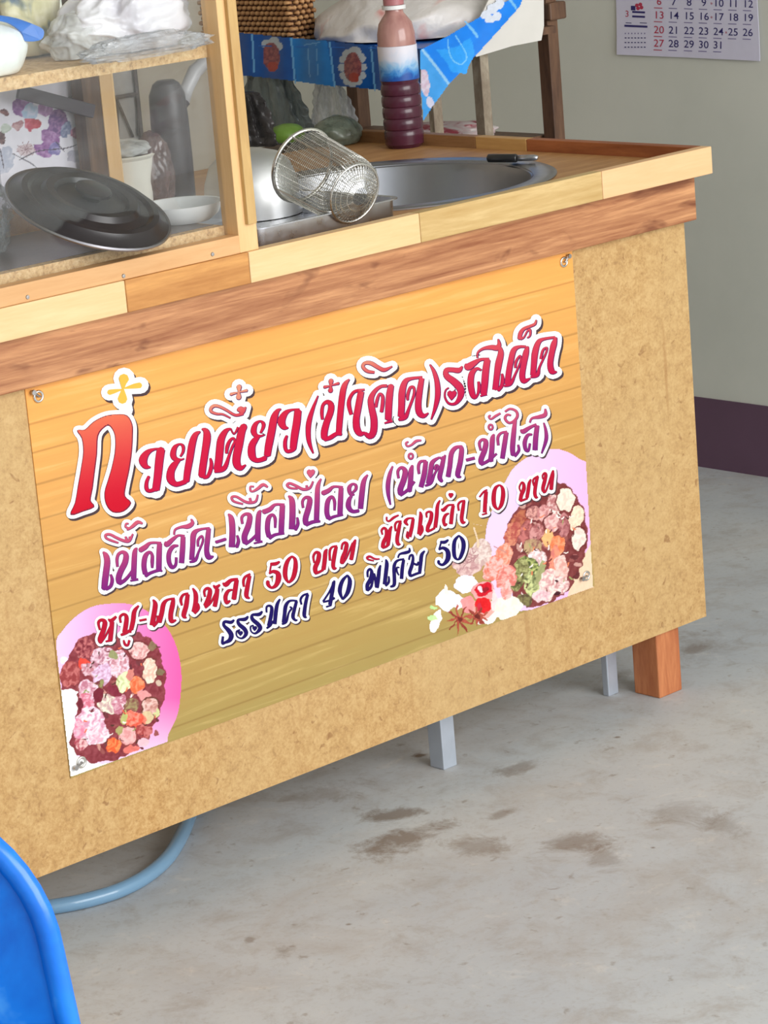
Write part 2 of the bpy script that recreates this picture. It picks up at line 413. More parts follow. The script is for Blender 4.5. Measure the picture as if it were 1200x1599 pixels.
class Paint:
    def __init__(s, u0, v0, u1, v1, step, seed=1, warp=2.0):
        s.u = np.arange(u0, u1 + step*.5, step); s.v = np.arange(v0, v1 + step*.5, step)
        s.U, s.V = np.meshgrid(s.u, s.v); s.col = np.zeros(s.U.shape + (3,)); s.a = np.zeros(s.U.shape, bool)
        s.WU = s.U + (lattice(seed, s.U, s.V, 7) - .5) * warp*2 + (lattice(seed+5, s.U, s.V, 4) - .5) * warp*.5
        s.WV = s.V + (lattice(seed+1, s.U, s.V, 7) - .5) * warp*2 + (lattice(seed+6, s.U, s.V, 4) - .5) * warp*.5
        s.seed = seed
    def put(s, mask, c, var=0, sc=4, alt=None):
        if mask.sum() == 0: return
        base = np.asarray(c, float)
        s.seed += 3; nz = (.6*lattice(s.seed, s.WU*1.5 + s.WV*.5, s.WV - s.WU*.4, sc) + .4*lattice(s.seed + 1, s.WU, s.WV*1.4, sc*.42))[..., None]
        if alt is not None: col = base + (np.asarray(alt, float) - base) * np.clip((nz - .5)*2.6 + .42, 0, 1)
        else: col = base + (nz - .5) * 2 * var
        s.col[mask] = np.broadcast_to(col, s.col.shape)[mask]; s.a |= mask
    def poly(s, P, c, var=0, sc=4, alt=None, warp=True, smooth=False):
        if smooth: P = smooth_poly(P)
        s.put(inpoly(P, s.WU if warp else s.U, s.WV if warp else s.V), c, var, sc, alt)
    def ell(s, x, y, rx, ry, ang, c, var=0, sc=4, alt=None, edgec=None):
        t = math.radians(ang); dx = s.WU - x; dy = s.WV - y
        q = ((dx*math.cos(t) + dy*math.sin(t)) / rx)**2 + ((-dx*math.sin(t) + dy*math.cos(t)) / ry)**2
        if edgec is not None: s.put(q < 1.35, edgec, 8)
        s.put(q < 1, c, var, sc, alt)
    def line(s, pts, w, c):
        P = smooth_poly(pts, 6, False)
        ju = np.nonzero((s.u > P[:,0].min() - w) & (s.u < P[:,0].max() + w))[0]; jv = np.nonzero((s.v > P[:,1].min() - w) & (s.v < P[:,1].max() + w))[0]
        if len(ju) == 0 or len(jv) == 0: return
        sl = (slice(jv[0], jv[-1] + 1), slice(ju[0], ju[-1] + 1)); U, V = s.U[sl], s.V[sl]; mk = np.zeros(U.shape, bool)
        for a, b in zip(P[:-1], P[1:]):
            d = b - a; L = max(1e-6, (d**2).sum()); t = np.clip(((U-a[0])*d[0] + (V-a[1])*d[1]) / L, 0, 1)
            mk |= (U-a[0]-t*d[0])**2 + (V-a[1]-t*d[1])**2 < (w/2)**2
        s.col[sl][mk] = c; s.a[sl] |= mk
    def mesh(s, name, to3d, mat, parent, clip=None, label=None, both=False, **k):
        A = s.a.copy()
        if clip is not None: A &= inpoly(clip, s.U, s.V)
        idx = -np.ones(A.shape, int); g = G(); cols = []
        ok = A[:-1,:-1] & A[1:,:-1] & A[:-1,1:] & A[1:,1:]
        need = np.zeros(A.shape, bool); need[:-1,:-1] |= ok; need[1:,:-1] |= ok; need[:-1,1:] |= ok; need[1:,1:] |= ok
        jj, ii = np.nonzero(need)
        for q, (j, i) in enumerate(zip(jj, ii)):
            idx[j, i] = q; g.v.append(tuple(to3d(s.u[i], s.v[j]))); cols.append(s.col[j, i])
        jj, ii = np.nonzero(ok)
        g.f = [(idx[j+1,i], idx[j+1,i+1], idx[j,i+1], idx[j,i]) for j, i in zip(jj, ii)]
        return obj(name, g, mat, parent, colors=srgb(np.clip(np.array(cols), 0, 255)), label=label, **k)

# ---------------------------------------------------------------- the vinyl banner
BX0, BX1, BZ0, BZ1 = -1.168, -.2360, .2108, .6935
YN = -.0016
banner = thing('vinyl_banner', 'orange vinyl menu banner with Thai lettering hung on the counter front', 'banner', ((BX0+BX1)/2, YN, BZ0))
m = NT('printed_plank_vinyl'); tc = m.n('ShaderNodeTexCoord'); sx = m.n('ShaderNodeSeparateXYZ'); m.l(tc.outputs['Object'], sx.inputs[0])
h = m.math('DIVIDE', sx.outputs['Z'], BZ1 - BZ0)
base = m.ramp(h, [(0, lin(168,146,84)), (.3, lin(190,152,84)), (.6, lin(212,158,88)), (1, lin(244,170,88))])
gr = m.noise(m.coord((3, 1, 60)), 1.5, 5, .6, .4); c = m.mix(base, lin(170,120,60), m.ramp(gr, [(.45, (0,0,0,1)), (.8, (.25,.25,.25,1))]))
c = m.mix(c, lin(255,220,150), m.ramp(gr, [(.25, (.3,.3,.3,1)), (.45, (0,0,0,1))]))
# plank joints every 3.9 cm, a little irregular
zz = m.math('ADD', sx.outputs['Z'], m.math('MULTIPLY', m.math('SINE', m.math('MULTIPLY', sx.outputs['Z'], 61)), .003))
fr = m.math('FRACT', m.math('DIVIDE', zz, .0385)); jl = m.math('ABSOLUTE', m.math('SUBTRACT', fr, .5))
c = m.mix(c, lin(122,84,36), m.ramp(jl, [(0, (.42,.42,.42,1)), (.02, (.3,.3,.3,1)), (.05, (0,0,0,1))]))
m.color(c); m.set(Roughness=.36); m.b.inputs['Specular IOR Level'].default_value = .35; wv = m.noise(m.coord((4,1,3)), 1.3, 2); m.bump(wv, .2, .02)
VINYL = m.m
obj('vinyl_sheet', G().box(BX0, BX1, YN, -.0002, BZ0, BZ1), VINYL, banner)
INK = vcol('printed_ink', .4, 0, .18)
PICT = vcol('printed_photo_ink', .4, 0, .2)
def onban(d): return lambda u, v: at(u, v, 'Y', YN - d)
QUAD = [(42.8,608.8),(897,395.8),(927.5,917.5),(110,1214)]

# --- left bowl picture (tracing coordinates: crop origin 70,920, scale 4.8)
def CP(o, s): return lambda P: [(o[0] + x / s, o[1] + y / s) for x, y in P]
cf = CP((70, 920), 4.8)
p = Paint(84, 935, 292, 1212, 1.0, seed=11, warp=2.6)
outer = cf([(80,420),(130,310),(220,210),(350,130),(500,105),(650,112),(800,180),(920,290),(990,430),(1025,600),(1022,780),(995,950),(930,1090),(880,1230),(500,1400),(150,1450),(60,900)])
def grad(P, stops, prm):
    pass
msk = inpoly(smooth_poly(outer), p.U, p.V)
tt = np.clip((p.U - 90) / 190, 0, 1)[..., None]; vv = np.clip((p.V - 940) / 230, 0, 1)[..., None]
pink = np.array([236,200,238.]) * (1-tt) + np.array([236,96,170.]) * tt
pink = pink * (1 - np.clip((vv-.65)*2.6, 0, 1)) + np.array([244,206,232.]) * np.clip((vv-.65)*2.6, 0, 1)
p.col[msk] = pink[msk]; p.a |= msk
p.poly(cf([(60,740),(260,745),(240,900),(190,1150),(250,1260),(420,1320),(600,1300),(600,1500),(100,1600)]), (250,250,250), 4, smooth=False)
broth = cf([(120,640),(190,500),(250,390),(370,330),(520,350),(700,320),(800,370),(870,480),(905,620),(900,780),(870,920),(790,1060),(700,1190),(520,1290),(350,1305),(240,1240),(175,1150),(230,1000),(250,760),(125,745)])
p.poly(broth, (136,58,66), 20, 6, smooth=False)
rng = random.Random(5)
bc = lambda x, y: (70 + x/4.8, 920 + y/4.8)
def B(x, y, rx, ry, a, c, alt=None, e=None): X, Y = bc(x, y); p.ell(X, Y, rx/4.8, ry/4.8, a, c, 12, 5, alt, e)
for _ in range(60):
    B(rng.uniform(250, 860), rng.uniform(400, 1230), rng.uniform(14, 34), rng.uniform(8, 20), rng.uniform(0, 180), rng.choice([(176,112,112),(112,52,58),(150,80,78),(196,140,130)]))
B(300,440,75,80,20,(196,112,112),(120,40,52)); B(190,640,80,90,10,(150,60,62),(196,110,108)); B(300,570,55,40,30,(226,74,60))
B(140,535,28,24,0,(248,236,220)); B(350,610,90,45,30,(224,190,200),(190,120,132))
B(450,540,110,100,0,(238,208,220),(176,112,130)); B(560,560,75,110,8,(240,214,226),(196,130,142)); B(430,640,70,90,20,(232,206,234),(200,150,180))
B(510,490,40,30,0,(150,150,104)); B(590,700,60,75,10,(236,242,196),(200,206,150)); B(710,460,70,68,0,(240,200,196),(206,140,140),(120,50,52)); B(790,610,52,92,3,(248,226,206),(230,180,160),(120,56,56))
B(690,720,60,60,20,(232,104,64),(240,150,110)); B(740,790,50,40,20,(226,150,150)); B(640,640,30,40,0,(212,130,120))
B(400,720,40,50,40,(150,150,96),(120,50,60)); B(330,760,90,70,60,(240,210,222),(190,120,140)); B(470,860,90,70,30,(238,240,214),(200,160,160)); B(560,860,50,80,10,(190,110,130),(240,214,220))
B(520,760,60,30,30,(130,44,62)); B(400,800,36,60,10,(120,38,54)); B(310,860,50,90,-10,(212,112,134),(240,200,214)); B(270,860,22,50,0,(112,36,50))
B(350,1020,110,140,-12,(246,232,240),(214,150,176)); B(400,1100,80,70,0,(244,226,232),(226,170,190)); B(250,1040,40,80,0,(226,130,160),(240,190,205)); B(270,1160,55,45,20,(236,190,190),(170,70,84))
B(790,880,60,70,0,(238,196,188),(190,130,120),(110,60,50)); B(770,960,40,50,20,(214,190,150)); B(650,870,60,45,-10,(164,150,104),(130,80,70)); B(680,990,80,75,30,(226,86,66),(240,150,130)); B(600,960,20,50,20,(190,190,120))
B(620,1100,62,72,0,(240,186,184),(220,150,150),(140,60,60)); B(740,1060,60,50,0,(206,120,116),(160,60,60)); B(520,1170,50,60,20,(232,92,52),(240,150,90)); B(560,1060,24,40,10,(170,160,104)); B(840,930,18,30,20,(206,206,150)); B(870,620,26,30,0,(130,112,84)); B(800,430,30,40,30,(136,110,84)); B(860,700,18,24,0,(206,180,160)); B(650,1200,60,26,-10,(226,120,110)); B(740,1150,40,34,0,(240,190,200))
for k in range(46):
    x, y = rng.uniform(280, 850), rng.uniform(420, 1200); a = rng.uniform(0, 6.3); L = rng.uniform(14, 34)
    p.line(cf([(x, y), (x + L*.5*math.cos(a), y + L*.5*math.sin(a) + 4), (x + L*math.cos(a), y + L*math.sin(a))]), rng.uniform(1.2, 2.4), rng.choice([(94,44,50),(84,50,40),(150,156,96),(246,226,226),(120,40,50),(228,110,80),(250,240,236)]))
p.mesh('bowl_picture', onban(.0003), PICT, banner, clip=QUAD, label='printed pink bowl of noodle soup at the lower left')

# --- right bowl picture with garlic, jar and spices (crop origin 660,690, scale 4.286)
cg = CP((660, 690), 4.286)
p = Paint(668, 696, 930, 996, 1.05, seed=31, warp=2.4)
outer = smooth_poly(cg([(420,640),(440,520),(500,370),(560,250),(620,160),(740,80),(870,45),(960,60),(1050,110),(1130,190),(1160,600),(1180,1000),(1000,1060),(700,1130),(520,1100),(430,800)]))
msk = inpoly(outer, p.U, p.V); tt = np.clip((p.U - 790) / 120, 0, 1)[..., None]
pink = np.array([226,204,246.]) * (1-tt) + np.array([246,184,226.]) * tt; p.col[msk] = pink[msk]; p.a |= msk
bc = lambda x, y: (660 + x/4.286, 690 + y/4.286)
def B(x, y, rx, ry, a, c, alt=None, e=None): X, Y = bc(x, y); p.ell(X, Y, rx/4.286, ry/4.286, a, c, 12, 5, alt, e)
p.poly(cg([(1060,800),(1200,560),(1200,1010),(970,1040),(985,985)]), (244,208,178), 6, warp=False)
p.poly(cg([(530,700),(560,600),(600,480),(680,420),(780,360),(900,270),(960,280),(1040,360),(1085,480),(1105,600),(1100,700),(1060,850),(985,990),(850,1080),(700,1110),(600,1040),(580,900),(540,800)]), (126,58,58), 16, 6)
for _ in range(50):
    B(rng.uniform(620, 1040), rng.uniform(430, 1000), rng.uniform(14, 32), rng.uniform(8, 18), rng.uniform(0, 180), rng.choice([(170,104,100),(104,48,50),(150,84,80),(200,150,140)]))
B(660,520,70,50,-40,(186,110,80),(150,66,60)); B(600,620,50,90,20,(176,82,76),(214,140,110)); B(690,610,40,80,10,(196,116,112),(140,70,70))
B(740,480,50,50,0,(220,160,150),(150,90,90),(110,44,50)); B(760,610,50,60,20,(212,150,146),(160,90,90)); B(830,480,60,60,30,(232,180,176),(190,120,120)); B(870,540,55,60,0,(236,196,190),(206,140,140),(110,50,50))
B(880,420,40,70,-20,(236,206,200),(180,110,110)); B(960,385,62,78,-5,(250,230,212),(240,206,190),(120,50,50)); B(1030,510,48,90,12,(250,228,200),(236,200,176),(120,50,50)); B(1045,650,46,72,6,(250,232,216),(232,200,190),(110,44,44)); B(945,560,36,80,0,(196,130,130),(150,80,84))
B(740,700,60,60,0,(190,160,120),(150,100,90)); B(840,640,34,56,20,(244,180,120)); B(770,770,60,50,20,(250,236,236),(210,170,170)); B(900,690,50,70,0,(226,120,76),(240,160,120)); B(880,800,34,110,8,(236,150,120),(214,120,110)); B(930,860,44,110,-6,(244,206,196),(220,160,150))
B(700,850,80,80,30,(190,196,120),(70,80,44)); B(650,890,50,110,20,(96,90,54),(180,180,120)); B(740,950,60,90,0,(210,214,150),(90,96,60)); B(790,880,30,80,10,(160,160,110)); B(840,960,60,110,10,(248,226,216),(214,160,160)); B(920,960,60,60,0,(250,226,220),(200,140,140)); B(900,935,16,12,0,(70,30,40)); B(900,1020,20,12,0,(70,30,40))
B(1040,820,24,14,20,(200,150,140)); B(800,1030,60,40,-20,(244,214,214),(220,170,180)); B(680,1060,60,44,0,(136,128,84),(90,74,54))
for k in range(46):
    x, y = rng.uniform(620, 1040), rng.uniform(450, 1010); a = rng.uniform(0, 6.3); L = rng.uniform(14, 32)
    p.line(cg([(x, y), (x + L*.5*math.cos(a), y + L*.5*math.sin(a) + 4), (x + L*math.cos(a), y + L*math.sin(a))]), rng.uniform(1.2, 2.4), rng.choice([(94,44,46),(76,44,40),(160,166,106),(246,226,220),(120,50,50),(228,130,90),(250,240,230)]))
# noodles nest, jar of chilli, garlic, star anise
B(300,800,110,100,20,(226,196,190),(196,150,150)); B(400,740,70,90,0,(232,214,206),(200,166,160)); B(540,780,60,110,15,(226,130,104),(240,180,160)); B(560,900,70,90,10,(220,120,110),(236,180,170)); B(470,850,60,90,30,(236,190,184),(226,120,100))
p.line(cg([(345,575),(370,660),(372,700)]), 4, (226,200,168)); p.line(cg([(340,550),(400,560)]), 2, (210,180,150)); p.line(cg([(560,740),(480,700)]), 2, (200,140,130))
for k in range(16):
    a = rng.uniform(0, 6.3); x, y = 300 + rng.uniform(-70, 90), 790 + rng.uniform(-60, 60); p.line(cg([(x, y), (x + 40*math.cos(a), y + 12), (x + 70*math.cos(a), y + 30*math.sin(a))]), 1.4, (178,132,134))
B(290,950,78,62,-10,(246,246,252),(232,228,240)); B(160,1060,70,75,0,(252,250,250),(240,238,244)); B(160,985,18,40,-8,(246,236,220)); B(240,1070,50,50,0,(244,240,250)); B(90,1200,30,80,18,(250,244,236)); B(70,1110,30,18,10,(190,226,150)); B(60,1180,40,14,0,(196,230,160)); B(560,1110,110,80,-8,(252,244,226),(244,230,214)); B(440,1180,80,40,-20,(248,236,230)); B(310,1090,50,60,0,(236,150,150))
B(410,1000,80,70,0,(232,160,160)); B(412,985,60,42,-14,(206,20,40)); B(385,985,16,18,0,(250,220,230)); B(420,985,24,20,0,(150,20,34)); B(410,1110,78,70,0,(240,170,160)); B(405,1090,60,52,0,(222,30,36)); B(380,1105,20,24,0,(200,40,60)); B(560,990,36,70,0,(244,196,190),(236,140,130)); B(480,1060,18,70,0,(246,214,214))
for cx, cy, rr in ((250,1190,95), (370,1170,70)):
    for k in range(9):
        a = k * 2 * math.pi / 9 + .3; B(cx + rr*.55*math.cos(a), cy + rr*.55*math.sin(a), rr*.5, 10, math.degrees(a), (150,62,52) if k % 2 else (178,84,66))
    B(cx, cy, 16, 16, 0, (110,40,34))
p.mesh('bowl_picture', onban(.0003), PICT, banner, clip=QUAD, label='printed bowl of meat soup with garlic and spices at the right')

# --- lettering: traced brush strokes "x,y,w ..." in the coordinates of a crop (origin, scale)
JIT = [0]
def polyface(g, cols, P, colfn, to3):
    b = len(g.v); JIT[0] = (JIT[0] + 1) % 127; dy = -JIT[0] * 2.2e-6      # neighbouring ink patches never share a plane
    for q in P:
        w = to3(*q); g.v.append((w.x, w.y + dy, w.z)); cols.append(colfn(*q))
    g.f.append(tuple(range(b, b + len(P))))
def add_stroke(g, cols, S, grow, off, colfn, to3, caps):
    S = np.array(S); P = S[:, :2] + np.array(off); W = np.maximum(S[:, 2], .5)/2 + grow
    n_ = len(P)
    for i in range(n_ - 1):
        d = P[i+1] - P[i]; L = math.hypot(*d)
        if L < 1e-4: continue
        nn = np.array([-d[1], d[0]]) / L
        polyface(g, cols, [P[i] + nn*W[i], P[i+1] + nn*W[i+1], P[i+1] - nn*W[i+1], P[i] - nn*W[i]], colfn, to3)
    k = 12 if caps else 8
    for i in range(n_):
        if not caps and (i == 0 or i == n_ - 1 or W[i] < .5): continue
        polyface(g, cols, [P[i] + W[i]*np.array([math.cos(2*math.pi*j/k), math.sin(2*math.pi*j/k)]) for j in range(k)], colfn, to3)
def parse(o, s, txt):
    out = []
    for line in txt.strip().split(';'):
        pts = [[float(t) for t in q.split(',')] for q in line.split()]
        if len(pts) < 2: continue
        a = np.array(pts); a[:, 0] = o[0] + a[:, 0]/s; a[:, 1] = o[1] + a[:, 1]/s; a[:, 2] /= s
        if len(a) > 2:
            q = smooth_poly(a, 4, False); q[:, 2] = np.maximum(q[:, 2], .4); a = q
        out.append(a)
    return out
def heart(x, y, w):
    a = [(0,-.28),(.16,-.48),(.36,-.48),(.5,-.28),(.42,0),(.18,.28),(-.05,.52),(-.3,.2),(-.48,-.08),(-.46,-.34),(-.26,-.5),(-.08,-.42)]
    return [(x + w*q[0], y + w*q[1]) for q in a]
def ring(x, y, r, w): return '%s' % ' '.join('%.1f,%.1f,%.1f' % (x + r*.8*math.cos(t), y + r*math.sin(t), w) for t in [i*2*math.pi/10 for i in range(11)])

def lettering(name, strokes, polys, ow, colfn, dark, shadow=(3.0, 3.5), rim=.9, label=None, extra=None, bold=.5):
    g = G(); cols = []
    WHT = (250,250,252); SH = (74,56,60)
    polys = [np.array(P) for P in polys]
    def growpoly(P, r):
        for a, b in zip(P, np.roll(P, -1, 0)): yield np.array([[a[0], a[1], 0], [b[0], b[1], 0]]), r
    for lay, (grow, off, cf_, d) in enumerate(((ow*.96, shadow, lambda *q: SH, .0005), (ow, (0, 0), lambda *q: WHT, .0008), (rim + bold, (.4, .5), lambda *q: dark, .0011), (bold, (0, 0), lambda x, y: tuple(k_*.9 for k_ in colfn(x, y)), .0014))):
        t3 = onban(d)
        for S in strokes: add_stroke(g, cols, S, grow, off, cf_, t3, lay < 2)
        for P in polys:
            polyface(g, cols, [tuple(q + np.array(off)) for q in P], cf_, t3)
            if grow > 0:
                for S, r in growpoly(P, grow): add_stroke(g, cols, np.column_stack([S[:, :2], np.full(2, .0)]), r, off, cf_, t3, True)
    if extra:
        for P, c_ in extra:
            polyface(g, cols, P, lambda *q: c_, onban(.0017))
    obj(name, g, INK, banner, colors=srgb(np.array(cols, float)), label=label)
def lerp(a, b, t): t = min(1, max(0, t)); return tuple(x + (y - x)*t for x, y in zip(a, b))

# headline
S = []
S += parse((210,580), 7.993, '''355,960,10 250,968,20 160,1010,60 105,1100,95 135,1180,60 200,1195,8;330,970,95 310,1100,95 290,1300,90 265,1480,85;
180,1305,25 150,1380,35 150,1460,40 185,1490,35 250,1470,40 310,1455,20;
570,1060,15 605,1000,25 605,930,30 560,905,15 500,950,50 480,1040,65 510,1090,50 570,1100,20 620,1085,6;
560,1110,20 500,1160,70 455,1240,85 450,1340,90 500,1400,60 560,1400,50 640,1370,50;
820,750,10 760,790,60 720,900,80 690,1080,80 660,1250,75 645,1370,70;
840,715,8 890,740,60 905,820,85 880,1000,80 850,1200,80 840,1300,80;945,1080,15 960,1150,35 945,1240,40 910,1310,35 860,1320,30''')
S += parse((340,580), 7.5, '''150,665,10 90,700,50 40,790,75 25,900,80 10,1050,80 -10,1150,75;-40,1175,15 40,1150,50 90,1110,45 130,990,25 170,880,22 200,820,22 180,780,18 140,810,28 110,880,35 100,960,20;
150,665,10 190,730,10 240,650,20;310,640,70 280,700,80 250,850,85 220,1000,85 225,1090,80 270,1130,50 330,1090,8;
150,545,8 60,500,15 -10,495,20 -75,470,25 -80,430,30 -40,400,30 20,410,25 100,450,22 180,500,22 230,510,25 300,490,30;240,450,30 270,440,60 290,460,60 330,415,8;
250,240,12 250,205,40 250,175,55;248,245,12 246,280,45 245,305,55;240,245,8 190,255,20 150,267,28;255,240,8 300,230,18 345,220,26;
500,720,15 530,660,30 535,610,35 495,580,15 440,620,45 420,700,60 450,750,40 500,755,20 550,740,6;
480,770,20 440,800,60 400,870,75 400,980,80 440,1035,50 500,1035,45 560,1010,50;740,440,8 700,460,40 660,540,75 630,700,80 600,850,80 580,985,70;
960,440,10 860,450,20 790,490,55 745,580,85 775,650,55 825,660,8;940,455,75 925,600,80 900,750,80 882,900,70;810,750,20 790,810,35 790,890,35 815,935,30 870,920,40 910,900,20;
1175,280,6 1120,420,30 1075,560,50 1060,680,50 1070,820,40 1120,960,6''')
S += parse((470,540), 5.217, '''175,600,15 170,540,22 180,480,20 215,455,28 245,480,42 240,540,46 210,620,46 190,700,50 190,750,45;190,765,20 240,745,30 290,715,26 330,720,18;
395,270,6 355,320,38 335,420,44 320,560,44 308,710,42;243,325,8 244,300,28 245,282,34;243,325,8 242,350,26 240,366,34;240,325,5 210,331,14 190,335,20;246,322,5 280,312,12 308,304,18;
520,355,10 440,370,20 400,420,22 390,480,28 410,560,22;490,370,46 470,480,48 450,600,48 458,680,50 485,715,38 520,705,12;
520,710,20 560,735,42 590,700,50 595,600,50 575,500,46 570,430,42 600,370,28 650,330,20 700,325,20;655,540,22 665,470,24 665,410,20 640,390,14 620,440,20 610,500,16;
735,320,42 722,400,50 715,500,50 712,600,48;680,630,6 745,608,22;600,215,15 540,205,22 505,170,22 520,140,22 570,140,28 630,175,26 680,195,26 745,165,5;
990,255,15 900,265,20 850,290,38 825,370,50 820,480,48 815,575,48;795,600,16 850,580,30 880,510,18 920,400,16 920,340,16 890,340,18 870,400,20 870,440,14;
985,262,36 965,380,44 955,480,46 965,545,46 1000,570,30 1040,545,5;1050,150,5 1085,210,25 1110,300,35 1115,400,38 1095,500,25 1060,600,5''')
S += parse((680,480), 5.714, '''240,525,8 210,560,40 150,555,36 98,560,38 100,610,46 165,660,56 222,720,60 225,790,46 180,855,22 120,855,14 85,800,10 90,740,8 120,715,6;
270,505,8 290,530,55 340,500,46 400,465,22 480,460,18;465,465,50 450,560,55 440,680,55 430,775,50;410,560,10 370,545,22 325,590,46 315,680,50 330,770,46 350,800,30 375,780,15 390,720,24 385,660,16;400,790,8 460,770,18;
375,450,8 380,400,12 430,365,20 500,355,36 550,360,42 570,330,30 560,280,5;575,360,30 585,410,46 565,500,55 550,600,48 535,735,48;595,590,12 600,640,26 590,700,26 560,740,22;
810,350,15 750,350,20 700,380,42 675,470,46 655,580,46 642,685,44;610,700,10 670,680,26 710,600,14 760,480,12 755,430,10 720,480,18 712,540,12;825,350,16 810,400,46 790,500,46 775,600,46 790,655,40 850,630,5;
750,280,28 760,230,32 790,190,24 850,165,20 890,145,18 900,110,7;760,275,26 790,265,10 820,210,10 845,200,16 845,250,10 820,270,7;
1070,265,15 970,280,20 920,310,38 890,400,50 880,500,46 872,605,44;850,620,12 910,600,30 930,530,14 985,410,12 995,360,12 960,380,16 940,460,18;1078,268,14 1060,320,46 1040,400,46 1025,500,46 1040,570,44 1085,575,5''')
hearts = [[(680 + x/5.714, 480 + y/5.714) for x, y in heart(148, 783, 76)]]
kor = smooth_poly([(80 + x/2.857, 540 + y/2.857) for x, y in [(118,378),(150,376),(190,340),(240,315),(290,308),(335,312),(358,350),(360,400),(356,470),(345,550),(330,620),(325,670),(352,700),(320,735),(275,738),(247,705),(240,655),(255,600),(270,550),(285,480),(288,420),(280,380),(258,352),(232,362),(205,400),(200,480),(190,560),(180,640),(172,690),(188,716),(140,735),(88,750),(108,700),(122,620),(136,540),(145,470),(138,410)]], 3)
S1 = S
def colh(x, y):
    t = (769 - .291*(x - 230) - y) / 68
    return lerp(lerp((212,4,66), (216,30,66), t), (236,150,122), (t - .95)*1.6) if x < 560 or t > 1.2 else lerp((206,14,74), (224,76,92), t)
lettering('lettering', S1, hearts, 8.0, colh, (96,24,84), label='red Thai headline outlined in white', bold=.2)
def colk(x, y):
    t = (800 - .2*(x - 110) - y) / 170; return lerp((196,6,38), (226,132,90), t)
# the big first letter as a clipped strip fan (concave outline triangulated by bmesh)
def big_letter():
    g = G(); cols = []
    t3s = [(7.2, (2.8, 3.4), (74,56,60), .0005), (7.2, (0, 0), (250,250,252), .0008), (1.2, (.4, .5), (120,30,60), .0011)]
    for grow, off, cc, d in t3s:
        for a, b in zip(kor, np.roll(kor, -1, 0)):
            add_stroke(g, cols, [[a[0], a[1], 0], [b[0], b[1], 0]], grow, off, lambda *q: cc, onban(d), True)
    # horizontal bands fill the letter so that the gradient is smooth
    ys = np.arange(kor[:,1].min(), kor[:,1].max(), 1.5)
    for y in ys:
        for (dd, cfun) in ((.0008, lambda *q: (250,250,252)), (.0014, colk)):
            def cross(yy):
                xs = []
                for a, b in zip(kor, np.roll(kor, -1, 0)):
                    if (a[1] > yy) != (b[1] > yy): xs.append(a[0] + (yy - a[1])*(b[0]-a[0])/(b[1]-a[1]))
                return sorted(xs)
            c0 = cross(y + .75)
            for i in range(0, len(c0) - 1, 2):
                polyface(g, cols, [(c0[i], y), (c0[i+1], y), (c0[i+1], y + 1.55), (c0[i], y + 1.55)], cfun, onban(dd))
    o = (80, 540)
    PT = parse(o, 2.857, '''320,195,8 322,160,34 325,145,48;320,190,8 319,225,36 318,240,44;315,195,6 280,203,20 258,208,24;325,190,6 370,180,22 398,176,26''')
    for grow, off, cf_, d, cp in ((8.5, (3.2, 4), lambda *q: (74,56,60), .0005, True), (8.5, (0,0), lambda *q: (250,250,252), .0008, True), (0, (0,0), lambda *q: (226,180,72), .0014, False)):
        for s in PT: add_stroke(g, cols, s, grow, off, cf_, onban(d), cp)
        if grow:
            add_stroke(g, cols, [[191,618,4],[197,640,4]], grow, off, cf_, onban(d), True)
    obj('lettering', g, INK, banner, colors=srgb(np.array(cols, float)), label='oversized first letter shading orange to red')
big_letter()
# second line
S = parse((145,790), 6, '''95,430,6 120,460,40 133,520,48 122,620,50 112,700,50 105,775,46;165,640,12 180,690,24 165,750,24 120,780,20;
230,570,15 225,500,20 240,450,20 280,430,24 310,460,40 300,530,46 265,600,46 240,670,46 245,715,42;245,725,28 290,700,24 330,660,20 370,600,14;410,395,12 392,430,36 385,550,42 380,685,42;350,700,8 425,685,14;
240,345,8 180,325,14 125,300,14 120,270,16 160,265,16 220,295,18 290,325,20 340,325,20 375,260,7;305,285,10 318,320,18;345,285,14 350,320,22;
330,165,9 310,165,9 305,195,10 330,205,10 325,220,10 370,190,22 420,150,26 465,165,8;
440,415,38 490,385,38 540,345,18 640,345,14;625,348,36 620,450,42 617,605,42;555,580,12 555,520,24 555,460,20 530,430,18 490,470,36 477,560,38 490,635,38;490,655,24 540,625,20 620,600,18 645,610,8;
680,335,7 692,360,40 750,310,28 800,275,14 860,280,12;845,287,34 840,400,40 830,535,40;800,370,10 750,380,28 713,440,33 712,520,33 740,572,28 775,550,18 780,480,16;760,270,8 770,220,12 830,195,18 890,190,36 932,160,28 920,120,5;
1095,205,12 1000,220,18 945,260,42 935,370,38 925,505,38;905,525,8 960,505,22 990,430,12 1030,330,12 1020,280,12 985,320,16 985,380,12;1085,207,32 1075,300,38 1065,420,38 1085,478,42 1130,470,5;1150,338,20 1200,323,20 1245,308,20''')
